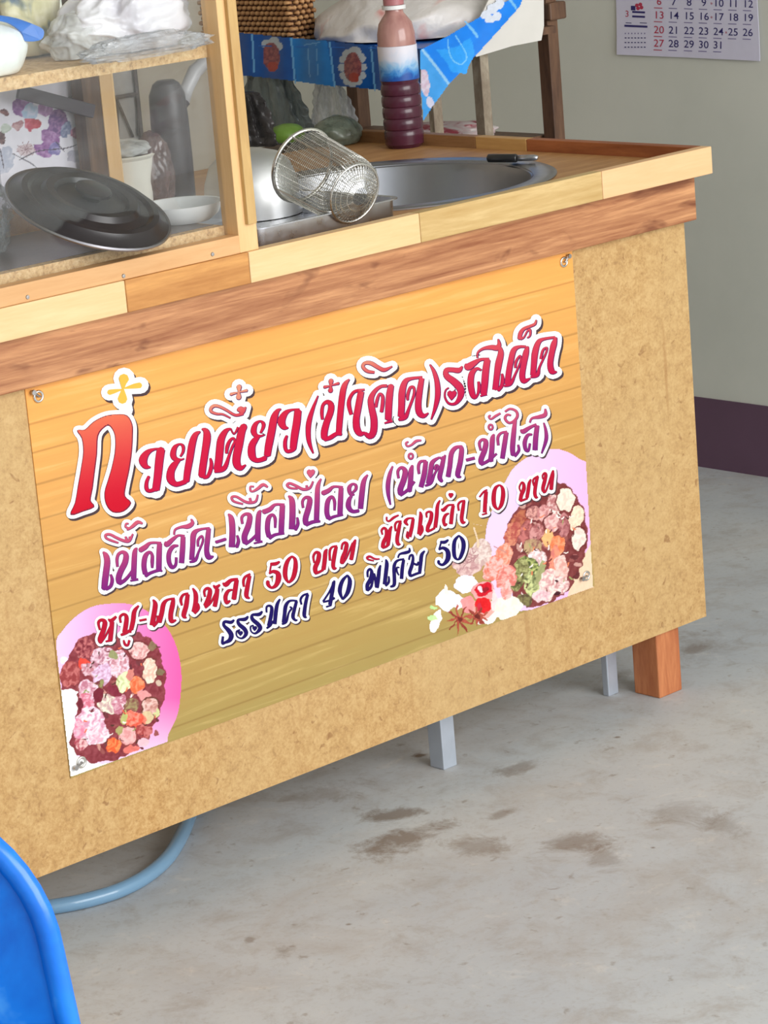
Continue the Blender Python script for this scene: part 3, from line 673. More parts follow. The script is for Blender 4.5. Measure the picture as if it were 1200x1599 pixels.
S += parse((340,720), 4.8, '''80,395,6 102,430,34 110,520,38 105,645,38;145,555,10 155,600,18 140,645,20;185,470,12 180,420,15 210,395,16 240,410,30 230,480,36 200,560,36 205,610,34;205,620,18 250,590,16 300,540,12;320,370,10 307,400,28 300,500,33 300,598,33;270,615,6 335,600,10;
190,320,7 120,300,11 105,270,12 140,265,12 200,300,14 240,310,16 285,300,12 300,250,6;240,275,12 248,305,12;270,190,7 245,190,7 245,220,9 265,225,9 300,205,16 340,175,18 375,195,7;
340,380,30 390,360,28 430,325,14 500,325,11;485,328,30 480,430,34 476,537,34;430,500,10 430,430,17 410,400,14 380,430,28 372,510,30 385,565,30;385,578,18 430,550,16 500,540,9;
530,260,7 555,290,34 560,380,38 555,510,38;595,420,9 600,470,18 580,515,18;640,350,11 635,300,13 660,270,15 690,285,30 680,350,34 657,430,34 662,468,34;660,480,16 710,455,20 770,450,9;775,130,5 750,190,26 745,300,32 740,447,32;
600,205,7 545,200,11 520,180,13 540,165,13 590,185,14 640,210,16 690,200,12 715,150,6;665,180,11 670,205,11;
785,240,30 830,220,26 870,190,13 940,195,11;925,198,28 920,300,32 916,397,32;875,370,10 875,300,17 855,265,15 825,300,28 817,380,30 830,427,28;830,435,16 870,415,15 940,400,9;
1010,235,10 1035,210,15 1035,180,15 1010,170,11 985,200,24 995,245,18 1025,250,6;1005,260,11 985,290,26 980,340,33 1010,375,22 1060,370,18;1125,100,5 1095,150,28 1080,250,34 1070,357,32''')
S += parse((595,630), 4.364, '''80,425,4 60,480,18 48,550,24 50,620,18 65,690,4;120,510,10 115,460,13 140,435,15 165,460,28 155,520,32 132,580,32 134,615,30;130,625,15 180,590,15 230,530,9;215,420,9 205,460,28 200,540,28 192,598,28;
185,260,7 170,270,7 180,290,7 210,280,9 240,255,13 275,250,6;%s;310,390,9 270,395,13 255,430,15 260,480,11;305,392,24 295,480,28 272,570,26;400,365,7 350,400,23 337,470,26 322,545,26;300,560,7 340,540,15 365,480,9 390,430,9 375,420,9 365,450,11;
400,365,7 420,375,12 440,350,7;430,360,20 415,430,26 400,500,26 415,530,16;555,290,7 510,300,20 480,340,26 470,420,26 457,500,26;540,292,18 550,315,26 540,400,28 522,485,26 545,500,5;580,385,15 640,370,15;
680,320,9 670,270,13 690,245,13 715,260,26 705,320,30 682,380,30 684,405,28;680,415,15 730,390,15 790,340,8;770,210,7 760,240,26 755,320,28 747,395,28;745,80,7 735,90,7 750,105,7 780,85,11 815,65,8;%s;
860,190,7 820,200,11 797,230,13 800,285,11;855,195,24 840,290,26 827,375,24;885,80,7 860,75,9 845,100,12 870,130,11 905,120,12 930,85,13 920,50,11 880,35,9 845,55,7;915,110,18 905,200,26 897,300,28 900,350,24;935,280,8 940,320,13 910,360,14;
955,180,7 970,190,26 1010,165,18 1060,140,9;1065,148,24 1055,230,28 1050,318,28;1030,210,8 1000,215,16 980,260,22 985,310,18 1005,320,11 1015,270,9;1015,130,6 1030,100,9 1080,90,20 1120,75,22 1120,35,5;1110,130,4 1125,190,15 1125,250,18 1095,340,4''' % (ring(203,358,18,8), ring(748,160,17,8)))
hearts = [[(340 + x/4.8, 720 + y/4.8) for x, y in heart(698, 92, 54)]]
def col2(x, y):
    t = (920 - .318*(x - 162) - y) / 52
    return lerp(lerp((136,30,130), (198,70,122), t), (226,98,120), t - .8)
lettering('lettering', S, hearts, 5.6, col2, (92,40,104), shadow=(2.2, 2.6), rim=.5, label='magenta to violet Thai line')
# third line
S = parse((140,880), 4.444, '''70,460,8 60,410,13 80,390,15 105,405,26 95,460,28 72,520,28 76,543,24;75,548,11 110,500,9 150,420,7;130,385,6 150,395,20 185,365,9;155,402,24 150,460,26 142,532,26;110,540,6 155,530,11;
215,410,9 210,370,11 235,350,13 255,370,22 250,430,26 240,478,24;215,495,9 250,480,16 290,455,11;340,290,5 310,330,22 300,400,26 287,458,24;290,470,12 240,470,14;235,530,6 245,560,12 265,565,9 275,530,11;345,395,9 395,385,9;
440,250,6 455,280,26 448,340,28 432,428,28;470,360,7 470,400,13 440,435,13;590,240,7 540,250,11 512,280,24 500,340,26 482,408,26;580,242,16 575,285,26 562,350,26 567,398,24 600,390,5;
685,205,7 650,215,11 632,250,15 640,290,9;680,212,22 670,290,26 652,358,26 670,375,5;715,170,6 735,210,24 735,270,26 722,335,26;750,275,8 755,310,13 725,345,13;
800,230,7 795,190,11 815,170,13 835,185,22 825,240,26 802,293,26;800,305,11 840,270,9 880,190,7;860,150,6 875,165,18 905,145,7;885,172,24 880,230,24 867,298,24;
925,135,6 945,145,26 980,115,18 1030,105,9;1020,112,24 1010,180,26 1000,248,26;990,180,6 960,190,16 942,230,22 950,270,18 975,255,7;1115,70,7 1080,90,11 1067,120,13 1070,160,9;1110,82,20 1095,160,24 1087,222,24 1110,240,5''')
S += parse((400,830), 7.5, '''170,380,26 230,375,30 275,350,12;175,385,8 160,470,8;150,490,11 200,465,28 255,490,46 260,560,52 230,630,34 180,655,18 140,620,32 137,580,28;
420,285,10 370,340,32 342,430,42 342,530,38 380,600,10;420,285,10 458,330,32 460,430,44 432,540,38 380,600,10;680,365,11 670,290,17 700,240,18 735,260,38 725,340,42 692,420,42 697,478,38;690,490,17 730,475,20 790,445,13;830,205,7 812,240,34 802,340,38 788,445,38;
950,165,9 890,180,14 862,230,18 865,340,17;940,172,26 920,260,36 902,380,36 912,428,30 940,425,5;1000,210,11 1010,150,14 1040,125,17 1060,150,34 1045,230,38 1012,310,38 1002,368,34;1010,375,11 1060,300,11 1130,130,9;1165,90,6 1147,140,34 1132,230,36 1112,330,36''')
S += parse((580,760), 7.5, '''130,560,11 120,510,14 150,480,18 175,510,28 175,580,34 142,650,36 132,708,32;130,715,14 170,700,18 200,680,13;240,460,7 217,510,30 205,600,34 192,685,32;180,350,7 180,390,9 210,400,11 260,360,18 320,330,7;
355,400,7 300,410,14 277,450,15 285,520,13;340,412,24 320,500,32 302,610,33 312,668,30 340,670,5;500,365,6 430,370,14 397,410,32 430,450,7;490,372,24 475,470,31 447,587,31;425,520,7 415,580,14 435,600,14;
570,290,6 580,340,32 570,440,34 557,555,34;595,450,7 600,510,16 565,570,16;650,360,9 645,310,13 675,290,15 705,310,29 695,390,34 662,470,33 657,518,31;655,525,14 700,505,16 745,480,13;805,155,5 775,220,27 765,340,33 747,477,33;
820,260,6 845,270,32 900,215,14 970,210,11;960,217,27 945,310,34 932,437,34;910,310,7 870,330,22 847,390,27 860,448,22 885,430,9;1100,160,7 1050,170,13 1017,210,14 1025,280,13;1085,167,24 1070,270,32 1057,370,32 1072,417,28 1100,410,5''')
S += parse((740,720), 8.571, '''75,480,8 130,410,11 180,380,9;165,402,34 155,520,40 147,685,40;110,715,7 180,695,11;345,315,9 290,360,32 267,470,46 277,590,40 325,650,9;345,315,9 385,360,32 393,460,44 370,580,38 325,650,9;
630,410,7 610,350,9 640,285,11 665,300,27 670,370,38 637,450,38 622,528,34;620,535,13 670,515,16 725,495,11;765,240,6 742,300,31 727,400,36 712,487,34;865,195,7 810,230,12 792,270,13 805,330,9;855,202,26 832,300,34 817,420,34 830,478,30 855,480,5;
925,240,7 920,190,9 950,155,11 965,180,29 950,260,36 927,350,36 930,398,32;930,415,13 970,390,13 1040,170,7;1065,120,8 1055,180,38 1045,280,38 1037,380,36''')
hearts = [[(580 + x/7.5, 760 + y/7.5) for x, y in heart(932, 100, 46)]]
lettering('lettering', S, hearts, 4.6, lambda x, y: (196,8,50), (120,16,60), shadow=(1.8, 2.2), rim=.35, label='crimson Thai price line')
# fourth line
S = parse((330,890), 5.217, '''185,405,7 160,425,20 110,420,16 102,450,18 140,490,30 163,530,32 150,570,26 110,590,14 90,595,14 95,540,11;
300,375,6 275,400,22 220,405,13 225,440,24 270,480,28 283,520,24 250,555,9 210,540,6 205,500,5 235,485,4;415,335,6 390,360,22 335,365,13 335,400,24 380,440,28 398,475,26 360,515,9 325,500,6 320,460,5 345,450,4;
450,345,7 450,300,9 475,290,13 493,310,20 485,380,24 467,455,22;450,475,7 480,450,14 500,420,11 530,420,14;560,235,5 537,280,20 525,350,24 517,440,22;700,250,7 640,250,11 607,290,22 597,360,22 587,428,20;575,440,7 610,420,13 630,350,7 655,310,7 640,300,7;
695,252,17 677,320,20 665,380,22 685,408,12 700,405,4;790,190,6 750,205,9 727,240,11 735,280,9;785,197,17 767,280,20 757,368,22 775,385,5;1005,85,9 960,180,7 910,255,7;910,260,7 970,245,9 1005,225,11;998,95,19 985,180,24 967,283,24;935,300,6 980,285,7;
1110,40,7 1067,90,22 1047,170,26 1070,240,7;1110,40,7 1130,90,26 1112,180,26 1070,240,7''')
S += parse((560,820), 6.667, '''95,540,11 95,480,13 120,455,15 138,490,26 125,560,31 92,620,30 92,678,26;90,680,15 130,640,18 150,560,11 165,500,7;165,500,7 175,560,18 187,645,24;230,415,7 215,470,27 205,560,31 192,652,28;
285,355,6 295,400,29 285,500,31 272,615,31;315,530,7 315,590,15 280,630,16;330,640,9 370,620,24 373,540,27 370,430,25 400,370,15 475,350,9;470,357,20 455,450,26 447,558,26;425,440,6 400,440,9 400,480,11 420,520,6;410,340,6 430,300,11 490,285,23 530,270,18 530,235,5;
525,360,9 535,320,11 560,310,15 568,350,18 555,420,26 532,490,26 540,528,22;540,530,15 600,505,16 650,490,13;690,265,5 657,310,26 647,400,28 637,487,26;570,395,13 610,410,15 625,380,9;
855,175,20 900,175,24 935,150,9;860,180,6 840,245,7;835,255,9 880,235,23 928,270,38 930,350,40 880,410,18 837,395,20 835,370,18;1045,105,7 1002,160,26 992,250,31 1002,330,26 1035,360,7;1045,105,7 1088,160,33 1093,240,33 1063,330,26 1035,360,7;
160,370,7 100,355,13 90,335,15 120,325,16 170,350,13 220,350,5''')
hearts = [[(330 + x/5.217, 890 + y/5.217) for x, y in heart(a, b, 30)] for a, b in ((237,515),(353,475))]
def col4(x, y):
    return (196,20,60) if (570 < x < 596 and y < 878) else (26,8,100)
lettering('lettering', S, hearts, 4.6, col4, (20,8,60), shadow=(1.8, 2.2), rim=.2, label='navy blue Thai price line')
# eyelets with the nails that hold them
EY = metal('eyelet_brass_nickel', (.80,.78,.74,1), .25)
for (u, v, nu, nv) in ((60,619,52,613), (881,409,889,400), (916,899,910,904), (127,1190,118,1199)):
    c0 = at(u, v, 'Y', YN - .0008)
    g = G(); g.tube([(c0.x + .006*math.cos(t), YN - .0009, c0.z + .006*math.sin(t)) for t in [i*math.pi/12 for i in range(24)]], .0018, 6, closed=True)
    e = obj('eyelet', g, EY, banner, smooth=True)
    g = G(); n0 = at(nu, nv, 'Y', YN - .004)
    g.tube([(c0.x, YN, c0.z), (c0.x, YN - .004, c0.z), tuple(n0)], .0014, 6); g.tube([tuple(n0 + Vector((0,.001,0))), tuple(n0 + Vector((0,-.0025,0)))], .0032, 10)
    obj('nail', g, SCREW, e, smooth=False)

# ---------------------------------------------------------------- glass cabinet on the counter
CY = -.036                                    # front face of the frame
CXR = at(404, 378, 'Y', CY).x; CXL = CXR - .95
PW = .030; ZF = .8335                         # stile width; top of the inner floor
CYB = at(184, 200, 'X', CXR).y + .028
ZT = 1.34
cab = thing('display_cabinet', 'pine framed glass display cabinet standing on the left of the counter', 'cabinet', ((CXL+CXR)/2, (CY+CYB)/2, ZW))
zr0 = .8002; zr1 = at(200, 406, 'Y', CY).z
obj('stile', G().box(CXR - PW, CXR, CY + .0005, CY + .030, zr0, ZT), W_CAB, cab, bevel=.001)
obj('stile', G().box(CXL, CXL + PW, CY + .0005, CY + .030, zr0, ZT), W_CAB, cab, bevel=.001)
obj('stile', G().box(at(161, 180, 'Y', CYB - .03).x + .0004, CXR, CYB - .03, CYB, ZW + .0004, ZT), W_CAB, cab, bevel=.001, label='rear right upright of the cabinet')
obj('stile', G().box(CXL, CXL + PW, CYB - .03, CYB, ZW + .0004, ZT), W_CAB, cab, bevel=.001)
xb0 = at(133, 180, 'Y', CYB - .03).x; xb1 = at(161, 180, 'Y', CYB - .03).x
obj('stile', G().box(xb0, xb1, CYB - .0298, CYB - .006, .8625, ZT), W_DARK, cab, bevel=.001, label='dark brown strip for the shaded face of the rear upright')  # shade on the rear upright's side, given as a separate dark strip
obj('stile', G().box(CXR - .018, CXR - .004, at(372, 200, 'X', CXR - .02).y, at(343, 200, 'X', CXR - .02).y, ZF, ZT), wood('reflected_post_wood', lin(206,170,110), lin(180,140,86), seed=16, stretch=(25,25,4)), cab, bevel=.001, label='upright standing in for the reflected front post')  # wooden strip added in place of a post's reflection in the side pane
obj('rail', G().box(CXL + PW, CXR - PW, CY, CY + .02, zr0, zr1), W_CABH, cab, bevel=.001, label='front bottom rail')
obj('rail', G().box(CXL + PW, CXR - PW, CYB - .022, CYB, ZW + .0004, .862), W_BRN, cab, bevel=.001, label='dull brown rear bottom rail')
obj('rail', G().box(CXL, CXR, CY, CY + .02, ZT, ZT + .03), W_CABH, cab, bevel=.001)
obj('rail', G().box(CXL, CXR, CYB - .02, CYB, ZT, ZT + .03), W_CABH, cab, bevel=.001)
ye = CY + .026
zc = at(200, 385, 'Y', ye).z; ZF = zc
obj('base_board', G().box(CXL + PW, CXR - PW - .0005, ye, CYB - .031, zc - .019, zc), CHIP, cab, label='particle board cabinet floor')
obj('floor_liner', G().box(CXL + PW + .004, CXR - PW - .004, ye + .016, CYB - .036, zc, zc + .0004), plain('dark_liner', lin(104,88,80), .3), cab, label='dark brown liner on the cabinet floor')
s0 = at(200, 109, 'Y', ye).z; s1 = at(200, 90, 'Y', ye).z; ZS = s1
obj('shelf_board', G().box(CXL + PW, CXR - PW - .0005, ye, CYB - .031, s0 - .001, s1), CHIP, cab, label='particle board upper shelf')
PANE = pane_mat('cloudy_acrylic', .022)
obj('front_pane', G().box(CXL + .01, CXR - .012, CY + .0205, CY + .0225, zr0 + .004, ZT), PANE, cab)
obj('side_pane', G().box(CXR - .0035, CXR - .002, CY + .031, CYB - .031, ZF + .001, ZT), pane_mat('side_acrylic', .02), cab)
for (u, v) in ((43, 464), (193, 431), (332, 397), (376, 113), (387, 258)):
    q = at(u, v, 'Y', CY); g = G(); g.lathe([(0, -.0015), (.0022, -.0014), (.003, 0)], (0,0,0), 10, Matrix.Rotation(math.pi/2, 4, 'X').to_3x3())
    g.v = [(a + q.x, -abs(b) + CY + .0003, c_ + q.z) for a, b, c_ in g.v]
    obj('screw', g, SCREW, cab)

# ------------- helper: crumpled blob
def blob(sx, sy, sz, sub=5, amp=.25, freq=2.2, seed=0, ridge=.5, flat=-.6):
    bm = bmesh.new(); bmesh.ops.create_icosphere(bm, subdivisions=sub, radius=1.0)
    g = G(); off = Vector((seed*3.1, seed*1.7, seed*.9))
    for v in bm.verts:
        p = v.co.copy(); n1 = noise.noise(p*freq + off); w_ = noise.noise_vector(p*freq*.8 + off)*.45; n2 = 1 - abs(noise.noise((p + w_)*freq*1.4 + off*2))*2.6; n3 = 1 - abs(noise.noise((p + w_)*freq*3.1 + off))*2.4
        r = 1 + amp*(n1 + ridge*.45*n2 + ridge*.16*n3 - .3*ridge); q = p * r
        q.z = max(q.z, flat) if q.z > flat else flat + (q.z - flat)*.05
        g.v.append((q.x*sx, q.y*sy, (q.z - flat + .06)*sz))
    g.f = [tuple(v.index for v in f.verts) for f in bm.faces]; bm.free()
    zmin = min(p[2] for p in g.v); g.v = [(a, b, c - zmin) for a, b, c in g.v]
    return g
def place(g, loc, rz=0):
    c, s_ = math.cos(rz), math.sin(rz)
    g.v = [(a*c - b*s_ + loc[0], a*s_ + b*c + loc[1], z + loc[2]) for a, b, z in g.v]; return g

PLW = clear('white_film', (.97,.97,.97,1), lin(246,246,244), .66, .6, .2, 14)
PLC = clear('clear_film', (.93,.94,.95,1), lin(220,222,224), .24, .9, .1, 40, (1,1,.4))
# printed bags
def bagmat(name, stops, scale=7, seed=0, rough=.3, stretch=(1,1,1)):
    m = NT(name); f = m.noise(m.coord(stretch, loc=(seed, seed, 0)), scale, 2, .5, .8); m.color(m.ramp(f, stops)); m.set(Roughness=rough); m.bump(m.noise(m.coord(), 45, 3), .5, .004); return m.m
zsh = ZS + .0005; ZF += .0005
# white rice bag far left
q = at(10, 118, 'Z', zsh + .004)
tag(obj('food_bag', place(blob(.058, .05, .042, 5, .10, 1.6, 1, .3), (q.x + .016, q.y + .068, zsh), .2), bagmat('white_bag_green_top', [(.0, lin(248,250,246)), (.62, lin(246,250,244)), (.72, lin(160,206,170))], 5, 1), smooth=True), 'plump white plastic bag at the far left of the upper shelf', 'bag')
q = at(78, 100, 'Z', zsh)
BAGY = NT('yellow_print_bag'); f = BAGY.noise(BAGY.coord((1,1,1)), 14, 3, .6, 1.0); cc_ = BAGY.ramp(f, [(.34, lin(92,116,134)), (.42, lin(226,220,176)), (.50, lin(250,244,214)), (.7, lin(252,250,236))]); BAGY.color(cc_); BAGY.set(Roughness=.28); BAGY.bump(BAGY.noise(BAGY.coord(), 45, 3), .5, .004)
tag(obj('food_bag', place(blob(.046, .035, .15, 5, .22, 1.5, 2, .6), (q.x + .060, q.y + .110, zsh), .3), BAGY.m, smooth=True), 'cream and yellow printed bag behind the plump white bag', 'bag')
q = at(60, 95, 'Y', .0)
g = G()
P = smooth_poly([(-10,24),(20,27),(50,37),(68,47),(64,62),(40,64),(34,50),(14,36),(-10,31)], 4)
vs = [at(u, v, 'Y', -.004 + .004*math.sin(u*.05)) for u, v in P]
g.add([tuple(p) for p in vs] + [(p.x, p.y + .004, p.z) for p in vs], [tuple(range(len(vs)))[::-1], tuple(range(len(vs), 2*len(vs)))] + [(i, (i+1) % len(vs), (i+1) % len(vs) + len(vs), i + len(vs)) for i in range(len(vs))])
tag(obj('plastic_strip', g, plain('blue_strip', lin(20,112,206), .3)), 'bright blue plastic strip over the plump white bag', 'packaging')
q = at(118, 96, 'Z', zsh)
tag(obj('food_bag', place(blob(.056, .036, .034, 6, .20, 1.6, 3, 1.0), (q.x + .046, q.y + .038, zsh), .1), PLW, smooth=True), 'crumpled milky plastic bag in the middle of the upper shelf', 'bag')
q = at(150, 60, 'Z', zsh)
tag(obj('food_bag', place(blob(.055, .03, .085, 5, .25, 1.6, 4, .8), (q.x + .040, q.y + .165, zsh), .1), bagmat('green_print_bag', [(.35, lin(70,146,112)), (.46, lin(178,212,188)), (.56, lin(238,238,228)), (.7, lin(226,226,230))], 9, 4), smooth=True), 'grey and green printed plastic bag leaning at the back of the shelf', 'bag')
q = at(270, 80, 'Z', zsh)
tag(obj('food_bag', place(blob(.085, .06, .055, 6, .2, 1.7, 5, .9), (q.x + .005, q.y + .095, zsh), -.1), bagmat('mauve_wrap', [(.3, lin(178,160,168)), (.42, lin(232,226,234)), (.62, lin(250,246,250))], 9, 5), smooth=True), 'mauve white wrapped bag on the right of the upper shelf', 'bag')
g = place(blob(.095, .03, .016, 6, .22, 2.5, 6, 1.0), (at(255, 88, 'Z', zsh).x, at(255, 88, 'Z', zsh).y + .03, zsh), 0)
tag(obj('food_bag', g, PLC, smooth=True), 'flat clear crumpled bag along the upper shelf edge', 'bag')

# floral sheet behind the cabinet
FL = Paint(-10, 100, 150, 296, 1.3, seed=61, warp=2.5)
FL.put(np.ones(FL.U.shape, bool), (238,234,246), 8, 20)
for (x, y, a_, b_, an, c, alt) in ((32,166,13,17,20,(128,74,142),(176,132,190)), (43,158,10,9,0,(150,100,164),(190,150,204)), (47,174,12,14,10,(170,196,224),(210,214,236)), (71,171,12,11,0,(156,100,160),(196,150,200)),
        (90,192,15,23,12,(112,66,134),(168,118,176)), (104,202,8,13,20,(120,130,170),(176,180,210)), (78,216,13,15,-40,(146,88,156),(192,146,200)), (69,234,18,11,8,(136,72,150),(190,140,200)), (85,233,8,10,0,(110,96,170),(170,160,210)),
        (52,193,15,8,20,(178,34,60),(214,90,110)), (45,200,8,5,60,(196,60,90),(220,120,140)), (126,190,10,9,0,(178,70,120),(220,130,170)), (122,206,13,8,-20,(168,70,120),(220,150,180)), (137,200,6,10,0,(206,60,100),(226,120,150)),
        (27,196,10,7,-20,(166,110,120),(210,170,176)), (8,176,8,5,40,(90,40,50),(150,90,90)), (3,215,7,12,10,(80,44,56),(140,100,100)), (41,234,14,10,0,(206,180,190),(224,206,214)), (117,244,13,10,0,(180,176,196),(206,200,216)), (8,250,14,22,10,(186,190,212),(214,214,230)), (8,200,9,8,0,(186,196,186),(214,220,214)),
        (132,132,14,10,0,(236,234,240),(220,214,226)), (112,158,6,4,30,(70,50,80),None)):
    FL.ell(x, y, a_, b_, an, c, 10, 6, alt)
for k in range(9): FL.line([(41,233), (41 + 9*math.cos(k*.7), 233 + 8*math.sin(k*.7)), (41 + 15*math.cos(k*.7 + .1), 233 + 13*math.sin(k*.7 + .1))], .9, (150,110,120))
for L_ in ([(30,250),(60,236),(100,232),(120,226)], [(88,222),(100,236)], [(20,240),(50,256),(60,266)], [(104,160),(120,142)], [(0,232),(6,262)]): FL.line(L_, 1.6, (70,54,80))
FL.mesh('sheet_print', lambda u, v: at(u, v, 'Y', CYB + .004), vcol('flower_print', .5), (flr := thing('floral_sheet', 'white plastic sheet with purple flowers hung behind the cabinet', 'sheet', tuple(at(60, 296, 'Y', CYB + .006)))), label='purple flower print')
a = at(146, 296, 'Y', CYB + .006)
obj('sheet', G().box(CXL, a.x, CYB + .005, CYB + .007, ZW + .001, at(100, 80, 'Y', CYB).z), plain('sheet_white', lin(226,220,236), .5), flr)
g = G().obox(at(28, 143, 'Y', CYB - .04), at(146, 174, 'Y', CYB - .04), .006, .017)
tag(obj('cleaver_blade', g, plain('dark_blade', lin(72,62,72), .4), bevel=.001), 'long dark blade lying askew across the flowered sheet', 'knife')
g = G().tube([at(-5, 304, 'Y', CYB - .06), at(62, 296, 'Y', CYB - .06)], .003, 8)
tag(obj('steel_skewer', g, STEEL), 'thin steel rod lying before the brown rear rail', 'rod')

# black pot lid leaning on the white bowl
LR = .1005
ncam = np.array([.33*.885, -.944*.885, -.466]); nw = Vector(R.T @ ncam).normalized()
zax = nw; xax = Vector((0,0,1)).cross(zax).normalized(); yax = zax.cross(xax); LM = Matrix((xax, yax, zax)).transposed()
drop = LR * math.sqrt(1 - zax.z**2) + .002
# centre on the ray whose height leaves the lower edge on the floor of the cabinet
lc = at(138, 326, 'Z', ZF + drop)
lid = thing('pot_lid', 'round black pot lid leaning behind the front pane', 'lid', (lc.x, lc.y, ZF))
BLK = plain('black_enamel', lin(40,35,37), .3, noise_amt=.25, nscale=18)
prof = [(0, .014), (.034, .014), (.042, .013), (.046, .018), (.056, .019), (.061, .013), (.072, .010), (.077, .013), (.084, .012), (.089, .006), (.0975, .002), (.1005, 0), (.0985, -.002), (.085, .004), (.05, .010), (0, .013)]
auto_smooth(obj('lid_disc', G().lathe(prof, lc, 64, LM), BLK, lid), 30)
auto_smooth(obj('rim_band', G().lathe([(.0985, .0015), (.1012, .0022), (.1022, 0), (.1012, -.0022), (.0985, -.0015)], lc, 64, LM), metal('worn_rim_steel', (.34,.33,.35,1), .35), lid), 30)
lr = LM @ Vector((-.008, 0, 0))
auto_smooth(obj('knob', G().lathe([(0, .030), (.016, .0295), (.022, .027), (.0225, .0235), (.014, .021), (.011, .014)], lc, 32, LM), BLK, lid), 30)

WHITE = plain('white_melamine', lin(240,240,240), .25, noise_amt=.03)
CREAM = plain('cream_plastic', lin(232,226,214), .35, noise_amt=.04)
q = at(198, 320, 'Z', ZF)
pot = thing('white_pot', 'white plastic tub with a film lid behind the black lid', 'tub', (q.x, q.y, ZF))
auto_smooth(obj('tub_body', G().lathe([(0, .0005), (.032, .0005), (.036, .004), (.041, .06), (.044, .064), (.041, .066), (.039, .062), (.034, .006), (0, .006)], (q.x, q.y, ZF), 48), CREAM, pot), 30)
obj('film_cover', place(blob(.040, .040, .012, 4, .12, 3, 8, .8), (q.x, q.y, ZF + .0655)), PLW, pot, smooth=True)
q = at(287, 343, 'Z', ZF + .002)
tag(auto_smooth(obj('white_dish', G().lathe([(0, 0), (.036, 0), (.047, .008), (.0525, .020), (.0535, .0225), (.051, .022), (.045, .011), (.035, .004), (0, .0035)], (q.x, q.y + .004, ZF + .0005), 64), WHITE), 30), 'shallow white dish on the cabinet floor at the right', 'dish')
q = at(268, 318, 'Z', ZF)
g = place(blob(.028, .026, .055, 5, .20, 2.0, 9, .8), (q.x + .010, q.y + .045, ZF))
tag(obj('brown_bag', g, clear('brown_film_bag', (.7,.62,.6,1), lin(112,84,80), .75, .7, .15, 30), smooth=True), 'brownish glossy plastic bag behind the white dish', 'bag')
q = at(20, 400, 'Z', ZF)
tag(obj('crumpled_bag', place(blob(.075, .045, .075, 6, .25, 2.2, 10, 1.1), (q.x - .030, q.y + .05, ZF), .3), PLC, smooth=True), 'clear crumpled bag on the cabinet floor at the far left', 'bag')

# solid forms added in place of reflections in the cabinet's side pane
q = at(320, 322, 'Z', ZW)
DKM = plain('dark_reflection_tone', lin(62,52,54), .4, noise_amt=.2)
kt = thing('dark_reflection_form', 'tall dark rounded form standing in for a reflection in the cabinet side', 'reflection', (q.x, q.y + .06, ZW))
auto_smooth(obj('reflection_body', G().lathe([(0, 0), (.024, 0), (.0265, .006), (.0275, .06), (.027, .12), (.0255, .155), (.019, .170), (.012, .175), (0, .176)], (q.x, q.y + .06, ZW + .0006), 40), DKM, kt), 30)
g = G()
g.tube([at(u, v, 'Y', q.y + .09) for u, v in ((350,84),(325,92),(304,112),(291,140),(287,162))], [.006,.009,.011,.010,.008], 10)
obj('handle', g, plain('grey_reflection_tone', lin(176,172,174), .35), kt, smooth=True, label='pale grey curved band standing in for a reflected arch')
g = G(); g.tube([at(u, v, 'Y', q.y + .09) for u, v in ((288,158),(280,172),(272,182))], [.009,.007,.005], 8); obj('reflection_hook', g, DKM, kt, smooth=True)

# ---------------------------------------------------------------- sink
sk = thing('round_sink', 'round stainless steel sink basin set into the worktop', 'sink', (SC.x, SC.y, ZW))
r0 = SR
prof = [(r0, .0004), (r0, .0022), (r0 - .003, .0034), (r0 - .030, .0024), (r0 - .037, -.002), (r0 - .040, -.012), (r0 - .050, -.11), (r0 - .070, -.150), (.04, -.160), (.028, -.161), (.026, -.165), (.0, -.165),
        (0, -.167), (.04, -.163), (r0 - .068, -.153), (r0 - .047, -.11), (r0 - .037, -.014), (r0 - .0345, .0004)]
auto_smooth(obj('basin', G().lathe(prof, (SC.x, SC.y, ZW), 96), metal('brushed_sink_steel', (.36,.37,.40,1), .34), sk), 35)
auto_smooth(obj('drain', G().lathe([(0, -.163), (.022, -.163), (.026, -.1615), (.028, -.1605)], (SC.x, SC.y, ZW), 32), metal('drain_steel', (.4,.4,.42,1), .3), sk), 35)
# steel utensil with black handle on the sink's far rim
a = at(762, 247, 'Z', ZW + .010); b = at(808, 247, 'Z', ZW + .010); c3 = at(841, 246, 'Z', ZW + .010)
dd = (c3 - a).normalized()
ut = thing('small_knife', 'short steel utensil with thick black handle on the far side of the sink', 'utensil', (b.x, b.y, ZW + .003))
g = G().tube([a, a + dd*.002, b - dd*.002, b], [.004, .0062, .0062, .005], 14); obj('handle', g, plain('black_handle', lin(40,40,42), .35), ut, smooth=True, label='black handle')
g = G().tube([b + dd*.001, c3 - dd*.006, c3 - dd*.001, c3], [.0045, .0045, .003, .001], 12); obj('steel_end', g, STEEL, ut, smooth=True, label='bright steel end')

